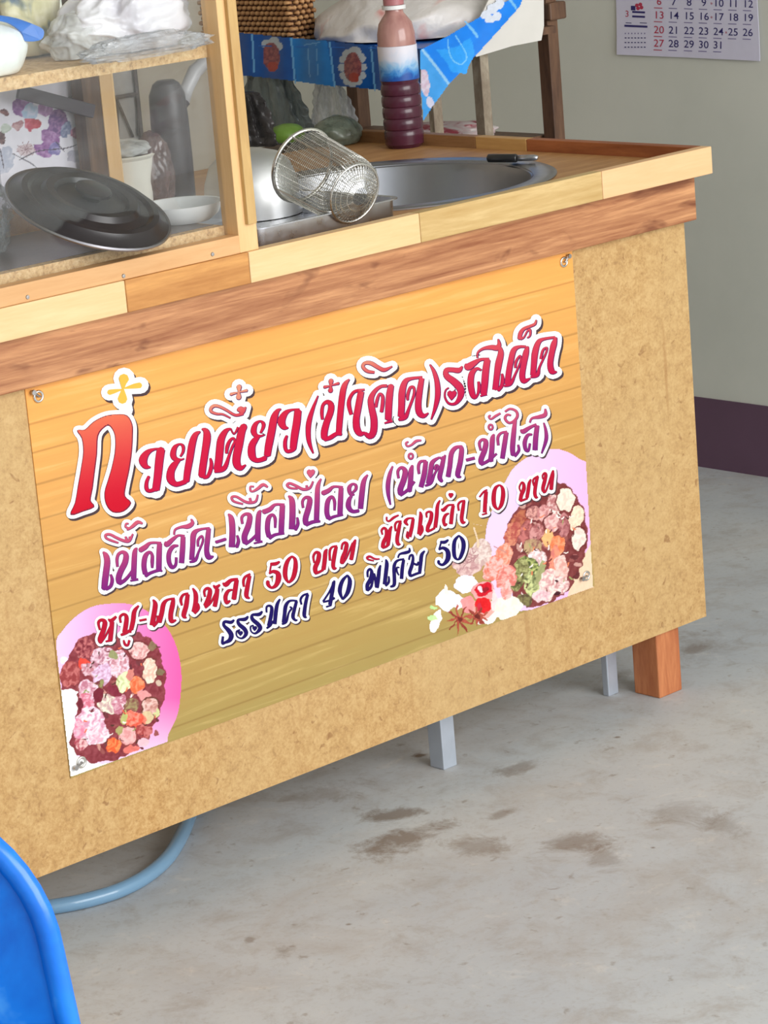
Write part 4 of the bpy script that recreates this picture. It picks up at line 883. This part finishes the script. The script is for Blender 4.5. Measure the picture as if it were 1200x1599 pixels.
# ---------------------------------------------------------------- stainless tray
ty0 = at(405, 381, 'Z', ZW + .002).y
TL = at(408, 356, 'Y', .03); TR_ = at(612, 312, 'Y', .03)
tx0, tx1 = at(380, 360, 'Y', .03).x, TR_.x; ty0, ty1 = .006, .235; th = .030
def rrect(x0, x1, y0, y1, z, r, n=5):
    P = []
    for cx, cy, a0 in ((x1-r, y0+r, -90), (x1-r, y1-r, 0), (x0+r, y1-r, 90), (x0+r, y0+r, 180)):
        for k in range(n + 1):
            t = math.radians(a0 + 90*k/n); P.append((cx + r*math.cos(t), cy + r*math.sin(t), z))
    return P
def loft(rings, cap0=True, cap1=True):
    g = G(); n_ = len(rings[0])
    for r_ in rings: g.v.extend(r_)
    for i in range(len(rings) - 1):
        for j in range(n_): g.f.append((i*n_+j, i*n_+(j+1) % n_, (i+1)*n_+(j+1) % n_, (i+1)*n_+j))
    if cap0: g.f.append(tuple(range(n_))[::-1])
    if cap1: g.f.append(tuple((len(rings)-1)*n_ + j for j in range(n_)))
    return g
z0 = ZW + .0042; e = .007
g = loft([rrect(tx0+e+.006, tx1-e-.006, ty0+e+.006, ty1-e-.006, z0, .012), rrect(tx0+e, tx1-e, ty0+e, ty1-e, z0+.005, .014), rrect(tx0+e-.001, tx1-e+.001, ty0+e-.001, ty1-e+.001, z0+th-.002, .015),
          rrect(tx0, tx1, ty0, ty1, z0+th-.0015, .02), rrect(tx0, tx1, ty0, ty1, z0+th, .02), rrect(tx0+e, tx1-e, ty0+e, ty1-e, z0+th-.0005, .015), rrect(tx0+e+.001, tx1-e-.001, ty0+e+.001, ty1-e-.001, z0+.006, .014), rrect(tx0+e+.007, tx1-e-.007, ty0+e+.007, ty1-e-.007, z0+.0015, .012)])
tag(auto_smooth(obj('steel_tray', g, STEEL), 30), 'shallow stainless steel tray holding the wire strainer by the sink', 'tray')
# aluminium bowl upside down in the tray
q = at(397, 335, 'Z', z0 + .002)
bx, by = q.x, q.y; print('BOWL', bx, by, ty1, A_ if 'A_' in globals() else '')
tag(auto_smooth(obj('aluminium_bowl', G().lathe([(0, .088), (.02, .0875), (.04, .082), (.055, .068), (.063, .045), (.066, .018), (.067, .0), (.0655, 0), (.064, .02), (.060, .045), (.052, .065), (.03, .081), (0, .0855)], (bx, by, z0 + .0025), 56), ALU), 35), 'dull aluminium bowl upside down in the tray beside the cabinet', 'bowl')
# wire noodle strainer
ws = thing('wire_strainer', 'cylindrical wire mesh noodle strainer lying in the steel tray', 'strainer', tuple(at(510, 330, 'Z', z0 + .003)))
Bq = at(550, 300, 'Z', z0 + .051); A_ = Bq + Vector((.004, .092, .028))

ax_ = (Bq - A_).normalized(); L_ = (Bq - A_).length
uu = Vector((0,0,1)).cross(ax_).normalized(); vv_ = ax_.cross(uu)
def cyl(t, r, L): return A_ + ax_*L + uu*(r*math.cos(t)) + vv_*(r*math.sin(t))
RS = .048
g = G(); g.tube([cyl(i*2*math.pi/48, RS + .001, -.004) for i in range(48)], .0026, 8, closed=True); obj('rim_ring', g, metal('bright_rim_wire', (.85,.84,.80,1), .22), ws, smooth=True)
g = G()
prof_s = [(RS - .0005*k, L_*k/8*.92) for k in range(9)]
def rad(L):  # profile with rounded bottom
    t = L / L_
    return RS*(1 - .06*t) if t < .9 else RS*.94*math.sqrt(max(0, 1 - ((t - .9)/.28)**2))
for k in range(48):
    t = k*2*math.pi/48; g.tube([cyl(t, rad(L), L) for L in np.linspace(0, L_*1.17, 12)], .0005, 3)
for L in list(np.linspace(.004, L_*1.15, 34)):
    g.tube([cyl(i*2*math.pi/24, rad(L), L) for i in range(24)], .00045, 3, closed=True)
o = obj('wire_mesh', g, WIRE, ws); o['kind'] = 'stuff'
g = G()
for t in (0, math.pi/2, math.pi, 3*math.pi/2):
    g = G(); g.tube([cyl(t + .5, rad(L) + .0016, L) for L in np.linspace(-.003, L_*1.05, 12)], .0013, 6); obj('frame_bar', g, WIRE, ws, smooth=True)
g = G(); g.tube([cyl(i*2*math.pi/32, RS*.80 + .001, L_*1.05) for i in range(32)], .0016, 6, closed=True); obj('base_ring', g, WIRE, ws, smooth=True)
# film lining showing through the mesh
o = obj('inner_film', (lambda g_: g_)(G().lathe([(rad(L) - .0016, L) for L in np.linspace(.002, L_*1.14, 10)], (0,0,0), 32)), clear('greyish_film', (.9,.9,.88,1), lin(160,156,144), .16, .4, .4, 40), ws, smooth=True)
oo = base_of(ws); 
for v in o.data.vertices:
    p_ = v.co + oo; v.co = (A_ + uu*p_.x + vv_*p_.y + ax_*p_.z) - oo

# ---------------------------------------------------------------- the bottle
q = at(633, 229, 'Z', ZW)
bt = thing('sauce_bottle', 'plastic bottle of dark purple liquid with blue and white label', 'bottle', (q.x, q.y, ZW))
bo = (q.x, q.y, ZW)
ztop = at(622, 14, 'X', q.x).z - ZW; zlab1 = at(628, 74, 'X', q.x).z - ZW + .004; zlab0 = at(628, 128, 'X', q.x).z - ZW + .004; zsh_ = at(626, 52, 'X', q.x).z - ZW
rb = .0300
DKL = plain('dark_purple_syrup', lin(78,34,52), .22, noise_amt=.2, nscale=30)
prof = [(0, .0), (rb*.85, .0), (rb*1.02, .006)]
nr = 5; z_ = .012
for k in range(nr):
    a0 = .012 + (zlab0 - .016)*k/nr; a1 = .012 + (zlab0 - .016)*(k+1)/nr
    prof += [(rb*1.02, a0), (rb*1.04, a0 + (a1-a0)*.4), (rb*1.02, a0 + (a1-a0)*.75), (rb*.965, a1 - .0015)]
prof += [(rb, zlab0), (0, zlab0)]
auto_smooth(obj('lower_body', G().lathe(prof, bo, 48), DKL, bt, label='ribbed lower half filled with dark purple liquid'), 40)
UPM = NT('rosy_clear_plastic'); UPM.color(lin(176,128,122)); UPM.set(Roughness=.15); f = UPM.noise(UPM.coord((1,1,.4)), 30, 3); UPM.color(UPM.ramp(f, [(.3, lin(150,98,94)), (.7, lin(206,160,150))]))
prof = [(rb, zlab1), (rb*1.0, zlab1 + .006), (rb*.98, zsh_), (rb*.86, zsh_ + .016), (rb*.62, zsh_ + .026), (rb*.48, ztop - .006), (rb*.46, ztop), (0, ztop)]
auto_smooth(obj('shoulder', G().lathe(prof, bo, 48), UPM.m, bt, label='empty rosy upper shoulder'), 40)
LB = NT('blue_white_label'); tc = LB.n('ShaderNodeTexCoord'); sx = LB.n('ShaderNodeSeparateXYZ'); LB.l(tc.outputs['Object'], sx.inputs[0])
hh = LB.math('DIVIDE', LB.math('SUBTRACT', sx.outputs['Z'], zlab0), zlab1 - zlab0)
f = LB.noise(LB.coord(), 42, 3, .6, 1.0)
hh2 = LB.math('ADD', hh, LB.math('MULTIPLY', LB.math('SUBTRACT', f, .5), .7))
LB.color(LB.ramp(hh2, [(.1, lin(28,84,170)), (.24, lin(60,140,214)), (.42, lin(150,196,234)), (.62, lin(214,222,240)), (.9, lin(232,230,240))])); LB.set(Roughness=.3)
auto_smooth(obj('label_band', G().lathe([(rb, zlab0 + .0002), (rb + .0008, zlab0 + .0004), (rb + .0008, zlab1 - .0004), (rb, zlab1 - .0002)], bo, 48), LB.m, bt, label='blue and white paper label'), 40)
auto_smooth(obj('collar', G().lathe([(.013, ztop), (.0185, ztop), (.0185, ztop + .006), (.013, ztop + .006)], bo, 32), WHITE, bt, label='white collar ring'), 40)
g = G(); g.lathe([(.0160, ztop + .0065), (.0160, ztop + .020), (.013, ztop + .021), (0, ztop + .021)], bo, 40)
auto_smooth(obj('cap', g, plain('faded_red_cap', lin(186,120,124), .35), bt, label='faded red screw cap'), 40)

# ---------------------------------------------------------------- stand with the blue cloth beyond the counter end
XT = .10; c0 = at(656, 76, 'X', XT); YT = c0.y; ZTT = c0.z
rk = thing('wooden_stand', 'dark wooden stand between the counter end and the wall', 'stand', (XT + .2, YT + .25, 0))
def post(u0, u1, vref, top, mt, depth=.03, lb=None):
    a = at(u0, vref, 'Y', YT + .03).x; b = at(u1, vref, 'Y', YT + .03).x
    return obj('post', G().box(a, b, YT + .03, YT + .03 + depth, 0, top), mt, rk, bevel=.001, label=lb)
zu = ZTT - .0145
post(678, 692, 180, zu, W_PATCH, .012)
post(755, 768, 160, zu, W_PATCH, .020, 'worn post with peeling paint')
pc = post(861, 877, 120, at(860, -60, 'Y', YT + .03).z, W_DARK, .026, 'tall dark corner post')
xa_, xb_ = at(858, 15, 'Y', YT + .02).x, at(884, 15, 'Y', YT + .02).x
obj('post_collar', G().box(xa_, xb_, YT + .018, YT + .052, at(864, 32, 'Y', YT + .02).z, at(864, 4, 'Y', YT + .02).z), W_DARK, rk, bevel=.003, label='thick dark block on the corner post')
XE = at(876, 120, 'Y', YT + .03).x; YE = YT + .55
for (px_, py_) in ((XT + .02, YE - .04), (XE - .03, YE - .04)): obj('post', G().box(px_, px_ + .028, py_, py_ + .028, 0, zu), W_DARK, rk, bevel=.001)
obj('table_board', G().box(XT + .004, XE - .03, YT + .0045, YE, ZTT - .014, ZTT - .002), W_DARK, rk)
zl = at(760, 209, 'Y', YT + .12).z - .012
obj('lower_shelf', G().box(XT + .03, XE - .002, YT + .065, YE - .045, zl - .02, zl), W_DARK, rk)
m = NT('red_white_cloth_print'); f = m.noise(m.coord(), 26, 3, .6, .8); m.color(m.ramp(f, [(.42, lin(168,70,84)), (.50, lin(216,188,190)), (.66, lin(224,216,214))])); m.set(Roughness=.7)
g = place(blob(.13, .10, .022, 5, .12, 2.5, 12, .6, -.5), ((XT + XE)/2 + .02, YT + .2, zl + .0005))
tag(obj('folded_cloth', g, m.m, smooth=True), 'folded red and white cloth on the low shelf of the stand', 'cloth')

# blue plastic cloth with printed cook heads
cl = thing('blue_tablecloth', 'blue printed plastic cloth draped over the stand', 'tablecloth', (XT, YT, at(655, 190, 'X', XT).z))
PB = Paint(372, 30, 662, 162, 1.5, seed=71, warp=1.0)
side = [(372,50),(392,52),(450,58),(510,63),(580,70),(657,77),(658,150),(620,144),(560,138),(510,133),(450,126),(405,121),(372,118)]
PB.poly(side, (8,84,164), 8, 20, warp=False)
PB.poly([(452,58),(511,63),(523,136),(464,128)], (24,122,200), 8, 14, warp=False)
for a_, b_, w_ in (((394,54),(397,112),3), ((455,60),(461,130),3), ((515,66),(523,136),3), ((580,74),(586,142),3), ((476,70),(500,66),1.5), ((481,76),(484,120),1.5), ((494,70),(497,118),1.2)): PB.line([a_, ((a_[0]+b_[0])/2, (a_[1]+b_[1])/2), b_], w_, (110,176,226))
for (x, y, s_c) in ((424, 88, 1), (551, 105, 1.05)):
    for dx, dy in ((-8,-20),(4,-24),(10,-16),(0,-16)): PB.ell(x + dx*s_c, y + dy*s_c, 8, 7, 0, (186,196,204), 8)
    if x > 500:
        for k in range(12): PB.ell(x + 17*math.cos(k*.52), y + 26*math.sin(k*.52), 6, 6, 0, (186,196,206), 6)
    PB.ell(x, y, 13*s_c, 22*s_c, 0, (170,96,96), 14, 5, (120,60,76)); PB.ell(x + 2, y + 16, 8, 8, 0, (176,66,56), 10)
CLM = vcol('glossy_cloth_print', .28, 0)
dz = lambda u, v: at(u, v, 'X', XT + .0025*math.sin(u*.11))
PB.mesh('side_drape', dz, CLM, cl, label='darker hanging side with printed cook heads', smooth=True)
PC = Paint(655, -12, 822, 194, 1.5, seed=81, warp=1.5)
flap = [(656,77),(700,55),(745,28),(790,2),(812,-12),(822,-10),(812,12),(780,48),(740,92),(700,135),(676,168),(661,191),(657,140)]
PC.poly(flap, (10,130,238), 8, 20, warp=False)
PC.poly([(656,77),(664,77),(704,130),(676,168),(661,191),(657,140)], (66,160,236), 8, 14, warp=False)
PC.poly([(680,78),(700,100),(690,88),(705,112),(728,118),(742,80),(735,58),(712,74)], (40,158,246), 6)
PC.line([(660,78),(682,105),(701,131)], 4, (150,200,240)); PC.line([(727,34),(736,44),(746,57)], 4, (120,190,240)); PC.line([(792,-6),(800,4),(806,12)], 4, (120,190,240))
PC.line([(700,62),(702,82),(710,96),(722,100),(729,86),(712,56)], 1.8, (120,196,246))
for dx, dy, r_ in ((0,0,9),(12,-10,10),(22,-16,9),(18,4,8),(8,8,8)): PC.ell(758 + dx, 22 + dy, r_, r_*.8, -30, (214,220,234), 8)
PC.ell(664, 130, 7, 22, -8, (206,180,200), 10, 5, (220,210,226)); PC.ell(672, 160, 6, 10, -8, (206,206,230), 8)
PC.mesh('corner_flap', lambda u, v: at(u, v, 'Y', YT - .010 + .004*math.sin(u*.06 + v*.03)), CLM, cl, label='bright blue corner flap folded over the end', smooth=True)
obj('cloth_top', G().box(XT + .001, at(838, 60, 'Y', YT).x, YT + .001, YE, ZTT - .0015, ZTT), plain('blue_cloth_top', lin(12,110,206), .3), cl)
# white mat hanging at the end
MW = plain('off_white_plastic', lin(226,222,216), .4, noise_amt=.05, nscale=12)
g = G(); P = [(744,89),(800,72),(846,63),(850,40),(849,-60),(792,-60),(735,60)]
vs = [at(u, v, 'Y', YT - .004) for u, v in P]
g.add([tuple(p) for p in vs] + [(p.x, p.y + .002, p.z) for p in vs], [tuple(range(7))[::-1], tuple(range(7, 14))] + [(i, (i+1) % 7, (i+1) % 7 + 7, i + 7) for i in range(7)])
tag(obj('white_mat', g, MW), 'off-white plastic mat hanging behind the blue corner flap', 'mat')
# wicker basket
WK = wood('wicker', lin(226,176,120), lin(160,106,64), seed=20, stretch=(40,40,40))
wb0 = at(383, 44, 'X', XT + .03); wb1 = at(452, 30, 'X', XT + .03)
bk = thing('wicker_basket', 'woven brown wicker basket on the stand behind the cabinet post', 'basket', (XT + .12, wb0.y, ZTT))
byA, byB = wb1.y - .004, wb0.y + .12
obj('inner_wall', G().box(XT + .036, XT + .088, byA + .006, byB - .006, ZTT + .0006, ZTT + .13), plain('wicker_dark', lin(96,60,38), .8), bk)
g = G()
for r_ in range(14):
    z = ZTT + .006 + r_*.0088
    NK = int((byB - byA)/.0125)
    for k in range(NK):
        y = byA + (byB - byA)*(k + .5*(r_ % 2))/NK
        g.tube([(XT + .036, y - .0052, z), (XT + .0265, y, z + .0005), (XT + .036, y + .0052, z)], [.002, .0046, .002], 5)
    for k in range(4):
        x = XT + .040 + .050*(k + .5*(r_ % 2))/4
        g.tube([(x - .004, byA + .005, z), (x, byA - .002, z), (x + .004, byA + .005, z)], [.0026, .0042, .0026], 5)
o = obj('wicker_weave', g, WK, bk, smooth=True); o['kind'] = 'stuff'
# bags on the stand
m = NT('white_bag_red_print'); f = m.noise(m.coord((1,1,1), loc=(.4,.1,0)), 9, 3, .5, .8); m.color(m.ramp(f, [(.2, lin(206,202,200)), (.62, lin(232,226,222)), (.70, lin(226,176,170)), (.76, lin(206,70,70))])); m.set(Roughness=.35); m.bump(m.noise(m.coord(), 30, 3), .5, .006)
q = at(560, 70, 'Z', ZTT + .002)
tag(obj('carrier_bag', place(blob(.165, .185, .085, 6, .08, 1.4, 14, .9, -.03), (XT + .185, YT + .200, ZTT + .0012), .0), m.m, smooth=True), 'big crumpled white carrier bag with red print on the blue cloth', 'bag')
# things below the cloth, on the far left corner of the worktop
def folded(w, d, h, folds, seed, pinch=.35, sag=0.0, nz_=26, nt=110):
    """thin plastic bag hanging in vertical folds, pinched at its top"""
    g = G(); rg = random.Random(seed); ph = [rg.uniform(0, 6.3) for _ in range(4)]
    for k in range(nz_ + 1):
        t = k/nz_; z = h*t; wide = (1 - (1 - pinch)*t**1.3)*(1 if t > .06 else .80 + 3.3*t)
        for i in range(nt):
            a = 2*math.pi*i/nt
            f = 1 + .20*math.sin(folds*a + ph[0] + 1.2*math.sin(t*3 + ph[1])) + .10*math.sin((folds*2 + 1)*a + ph[2] + 2.2*t) + .05*math.sin(5*t*6 + 3*a + ph[3])
            g.v.append((d*math.cos(a)*f*wide, w*math.sin(a)*f*wide, z))
    for k in range(nz_):
        for i in range(nt): g.f.append((k*nt+i, k*nt+(i+1) % nt, (k+1)*nt+(i+1) % nt, (k+1)*nt+i))
    g.f.append(tuple(range(nt))[::-1]); g.f.append(tuple(nz_*nt + i for i in range(nt)))
    return g
def hang(u, v0, v1, w, mt, seed, x, lb, folds=5, pinch=.5):
    t = at(u, v0, 'X', x); b = at(u, v1, 'X', x)
    return tag(obj('hanging_bag', place(folded(w, w*.35, t.z - b.z, folds, seed, pinch), (b.x, b.y, b.z)), mt, smooth=True), lb, 'bag')
hang(430, 110, 222, .085, clear('smoky_film', (.62,.66,.68,1), lin(112,122,124), .45, 1.0, .12, 60, (1,1,.12)), 21, XT + .040, 'smoky grey plastic bag hanging below the cloth beside the cabinet post')
hang(520, 126, 196, .048, clear('bright_clear_film', (.85,.87,.88,1), lin(214,216,220), .38, 1.0, .1, 60, (1,1,.25)), 22, XT + .04, 'clear crinkled bag hanging below the cloth in the middle')
q = at(462, 222, 'Z', ZW)
tag(obj('green_lime', place(blob(.030, .030, .018, 4, .05, 1.5, 23, .2), (q.x, q.y + .02, ZW + .0005)), plain('lime_skin', lin(122,160,66), .4, nscale=60), smooth=True), 'green fruit at the back of the worktop behind the strainer', 'fruit')
q = at(545, 226, 'Z', ZW)
tag(obj('grey_bundle', place(blob(.044, .036, .028, 5, .12, 1.5, 24, .6), (q.x, q.y + .025, ZW + .0005)), clear('greenish_grey_film', (.6,.66,.6,1), lin(128,136,122), .62, .5, .3, 20), smooth=True), 'grey green plastic bundle on the worktop left of the bottle', 'bundle')
q = at(408, 228, 'Z', ZW)
tag(obj('dark_bag', place(folded(.06, .03, .085, 5, 9, .45), (q.x, q.y + .03, ZW + .0005)), clear('dark_film', (.4,.4,.42,1), lin(70,66,66), .7, .5, .3, 20), smooth=True), 'dark plastic bag on the worktop behind the aluminium bowl', 'bundle')

# ---------------------------------------------------------------- wall calendar
XC = XW - .004
cal = thing('wall_calendar', 'paper wall calendar sheet with blue and red day numbers', 'calendar', tuple(at(1075, 92, 'X', XC)))
cols_ = []; g = G(); nu_, nv_ = 24, 30
tl, tr, br, bl = (958,-150), (1172,-160), (1189,95), (965,85)
def cp(s, t, off=0):
    u = (tl[0]*(1-s) + tr[0]*s)*(1-t) + (bl[0]*(1-s) + br[0]*s)*t; v = (tl[1]*(1-s) + tr[1]*s)*(1-t) + (bl[1]*(1-s) + br[1]*s)*t
    p_ = at(u, v, 'X', XC); lift = .010*max(0, t - .72)**1.5*8*(.25 + .75*abs(s - .45)*2); return Vector((p_.x - lift*.25 - off, p_.y, p_.z))
for j in range(nv_ + 1):
    for i in range(nu_ + 1): g.v.append(tuple(cp(i/nu_, j/nv_)))
b0 = len(g.v)
for j in range(nv_ + 1):
    for i in range(nu_ + 1): p_ = cp(i/nu_, j/nv_); g.v.append((p_.x + .0012, p_.y, p_.z))
W_ = nu_ + 1
for j in range(nv_):
    for i in range(nu_):
        a_ = j*W_ + i; g.f.append((a_, a_ + W_, a_ + W_ + 1, a_ + 1)); g.f.append((b0 + a_, b0 + a_ + 1, b0 + a_ + W_ + 1, b0 + a_ + W_))
for i in range(nu_): a_ = nv_*W_ + i; g.f.append((a_, b0 + a_, b0 + a_ + 1, a_ + 1)); g.f.append((i, i+1, b0+i+1, b0+i))
for j in range(nv_): a_ = j*W_; g.f.append((a_, b0+a_, b0+a_+W_, a_+W_)); a_ += nu_; g.f.append((a_, a_+W_, b0+a_+W_, b0+a_))
obj('calendar_sheet', g, plain('calendar_paper', lin(218,216,236), .5, noise_amt=.02), cal, smooth=False)
def solve_st(u, v):
    s, t = .5, .8
    for _ in range(12):
        def f_(s, t): return ((tl[0]*(1-s) + tr[0]*s)*(1-t) + (bl[0]*(1-s) + br[0]*s)*t, (tl[1]*(1-s) + tr[1]*s)*(1-t) + (bl[1]*(1-s) + br[1]*s)*t)
        a0, b0_ = f_(s, t); a1, b1 = f_(s + 1e-4, t); a2, b2 = f_(s, t + 1e-4)
        J = np.array([[(a1-a0)/1e-4, (a2-a0)/1e-4], [(b1-b0_)/1e-4, (b2-b0_)/1e-4]]); d = np.linalg.solve(J, [u - a0, v - b0_]); s += d[0]; t += d[1]
    return s, t
def onc(u, v, off=.0004): s, t = solve_st(u, v); return cp(s, t, off)
RED = plain('calendar_red_ink', lin(186,52,84), .5, noise_amt=.02); BLU = plain('calendar_blue_ink', lin(44,38,110), .5, noise_amt=.02); GRY = plain('calendar_grey_ink', lin(128,120,168), .5, noise_amt=.02)
def digits(txt, size, bold):
    cu = bpy.data.curves.new('t', 'FONT'); cu.body = txt; cu.size = size; cu.align_x = 'CENTER'; cu.align_y = 'CENTER'; cu.offset = bold; cu.extrude = 0; cu.resolution_u = 3
    o = bpy.data.objects.new('t', cu); COL.objects.link(o); bpy.context.view_layer.update()
    me = o.to_mesh(); V = [tuple(v.co) for v in me.vertices]; Fc = [tuple(p_.vertices) for p_ in me.polygons]; o.to_mesh_clear()
    bpy.data.objects.remove(o); bpy.data.curves.remove(cu); return V, Fc
gr_, gb_, gg_ = G(), G(), G()
def put_text(g, txt, u, v, size, bold=.05, sxx=.92):
    V, Fc = digits(txt, size, bold); g.add([tuple(onc(u + a*sxx, v - b + a*.045)) for a, b, _ in V], Fc)
def dash(g, u, v, w, h):
    g.add([tuple(onc(u + a, v + b + a*.045, .00035)) for a, b in ((0,0),(w,0),(w,h),(0,h))], [(0,3,2,1)])
us = [1030, 1053, 1077, 1100, 1123, 1146, 1169]
for r_, (first, vl) in enumerate(((6, 2), (13, 24), (20, 47), (27, 68))):
    for k in range(7):
        dnum = first + k
        if dnum > 31: break
        v = vl + (us[k] - 1030)*.03 + (0 if r_ else .5)
        gd = G(); put_text(gd, str(dnum), us[k], v, 16.5, .045, 1.0)
        obj('day_number', gd, RED if k == 0 else BLU, cal, label='red Sunday number' if k == 0 else None)
        dash(gg_ if k else gr_, us[k] - 8, v + 9, 13, 1.3)
        if dnum in (10, 17, 25): put_text(gr_, '*', us[k] - 11, v + 2, 9, .03)
put_text(gr_, '3', 980, 22, 14, .04)
for (u, v, w, h) in ((988,17,20,3),(988,24,20,3)): dash(gb_, u, v, w, h)
for (u, v, w, h) in ((976,38.5,36,3.2),(978,35,9,1.2),(1000,35,11,1.2)): dash(gb_, u, v, w, h)
for j in range(4):
    for k in range(7): dash(gg_ if j == 0 else gb_, 977 + k*5, 51 + j*7.2, 2.6 if j else 1.6, 1.6 if j else 2.2)
# small flower mark above the 3
g = G()
for k in range(4):
    t = k*math.pi/2 + .5; P = [tuple(onc(999 + 4*math.cos(t) + 3*math.cos(i*math.pi/4), 10 + 3.5*math.sin(t) + 3*math.sin(i*math.pi/4), .0004 + k*1e-4)) for i in range(8)]; gr_.add(P, [tuple(range(8))])
dash(gb_, 986, 9, 7, 7)
for g, mt, nm, lb in ((gr_, RED, 'red_print', 'small red marks'), (gb_, BLU, 'blue_print', 'small dark blue lines and dots'), (gg_, GRY, 'grey_print', 'tiny pale lines under the numbers')):
    o = obj(nm, g, mt, cal, label=lb); o['kind'] = 'stuff'

# ---------------------------------------------------------------- hose on the floor
HP = [(312,1240),(297,1272),(286,1300),(264,1337),(232,1366),(192,1388),(150,1402),(100,1413),(40,1420),(-60,1424)]
hp = [at(u, v, 'Z', .0105) for u, v in HP]; hp = [Vector(a_) for a_ in smooth_poly([tuple(p_) for p_ in hp], 6, False)]
HM = NT('blue_clear_hose'); HM.color(lin(136,176,208)); HM.set(Roughness=.15); HM.b.inputs['Transmission Weight'].default_value = .25
tag(obj('water_hose', G().tube(hp, .0098, 14), HM.m, smooth=True), 'pale blue plastic hose curling out from under the counter', 'hose')

# ---------------------------------------------------------------- blue plastic chair at the lower left corner
ch = thing('plastic_chair', 'bright blue plastic chair in the lower left corner', 'chair', (0, 0, 0))
m = NT('blue_chair_plastic'); f = m.noise(m.coord(), 18, 4, .6, .4); m.color(m.ramp(f, [(.35, lin(4,104,208)), (.6, lin(10,122,226)), (.75, lin(80,164,240))])); m.set(Roughness=.25); CHM = m.m
# local frame: x across the backrest, y away from the camera, z up; right upper corner of the backrest sits on the traced ray
D = 1.70
d = ray(22, 1430); d = d / np.linalg.norm(d); corner = Vector(CAM + d * D)
fwd = Vector((ray(60, 1500)[0], ray(60, 1500)[1], 0)).normalized(); rt = Vector((fwd.y, -fwd.x, 0))
CW = .40; zTop = .0
topz = Vector(CAM + ray(0, 1250) / np.linalg.norm(ray(0, 1250)) * D).z
cor = Vector((corner.x, corner.y, 0))
base = cor - rt * (CW/2 + .0)
def cw(x, y, z): return base + rt*x + fwd*y + Vector((0, 0, z))
ch.location = base - fwd*.2
H = topz
def back_half(z):      # half width of the backrest at height z
    t = (H + .012 - z) / .085
    w0 = CW/2 + .012 + (H - z)*.09
    return w0 if t > 1 else w0 - .080*(1 - math.sqrt(max(0, 1 - (1 - t)**2)))
g = G(); nz, nx = 26, 18; zs = [.43 + (H + .012 - .43)*(1 - (1 - k/nz)**1.8) for k in range(nz + 1)]
for side_ in (0, 1):
    for z in zs:
        hw = back_half(z)
        for i in range(nx + 1):
            x = -hw + 2*hw*i/nx; y = -.02 + .05*(1 - (x/.22)**2) - (.0 if side_ else .004) ; g.v.append(tuple(cw(x, y + (.004 if side_ else 0), z)))
W_ = nx + 1; b0 = (nz + 1)*W_
for k in range(nz):
    for i in range(nx):
        a_ = k*W_ + i; g.f.append((a_, a_+1, a_+W_+1, a_+W_)); g.f.append((b0+a_, b0+a_+W_, b0+a_+W_+1, b0+a_+1))
obj('backrest', g, CHM, ch, smooth=True)
pts = [cw(-back_half(z), -.02 + .05*(1 - (back_half(z)/.22)**2), z) for z in zs] + [cw(back_half(zs[-1])*q_, -.02 + .05*(1 - (back_half(zs[-1])*q_/.22)**2), zs[-1]) for q_ in (-.5, 0, .5)] + [cw(back_half(z), -.02 + .05*(1 - (back_half(z)/.22)**2), z) for z in zs[::-1]]
obj('edge_roll', G().tube(pts, .0075, 10), CHM, ch, smooth=True, label='thick rolled edge of the backrest')
g = G()
ss = [(-.215,-.42), (.215,-.42), (.225,-.02), (-.225,-.02)]
P0 = [tuple(cw(x, y, .43)) for x, y in ss]; P1 = [tuple(cw(x, y, .447)) for x, y in ss]
g.add(P0 + P1, [(0,3,2,1),(4,5,6,7),(0,1,5,4),(1,2,6,5),(2,3,7,6),(3,0,4,7)]); obj('seat', g, CHM, ch, bevel=.006)
for sx_, sy_ in ((-1,0),(1,0),(-1,1),(1,1)):
    y_ = -.035 if sy_ == 0 else -.405; yo = .03 if sy_ == 0 else -.03
    obj('leg', G().obox(cw(sx_*.24, y_ + yo, 0.0), cw(sx_*.205, y_, .43), .035, .03, up=tuple(fwd)), CHM, ch, bevel=.004)
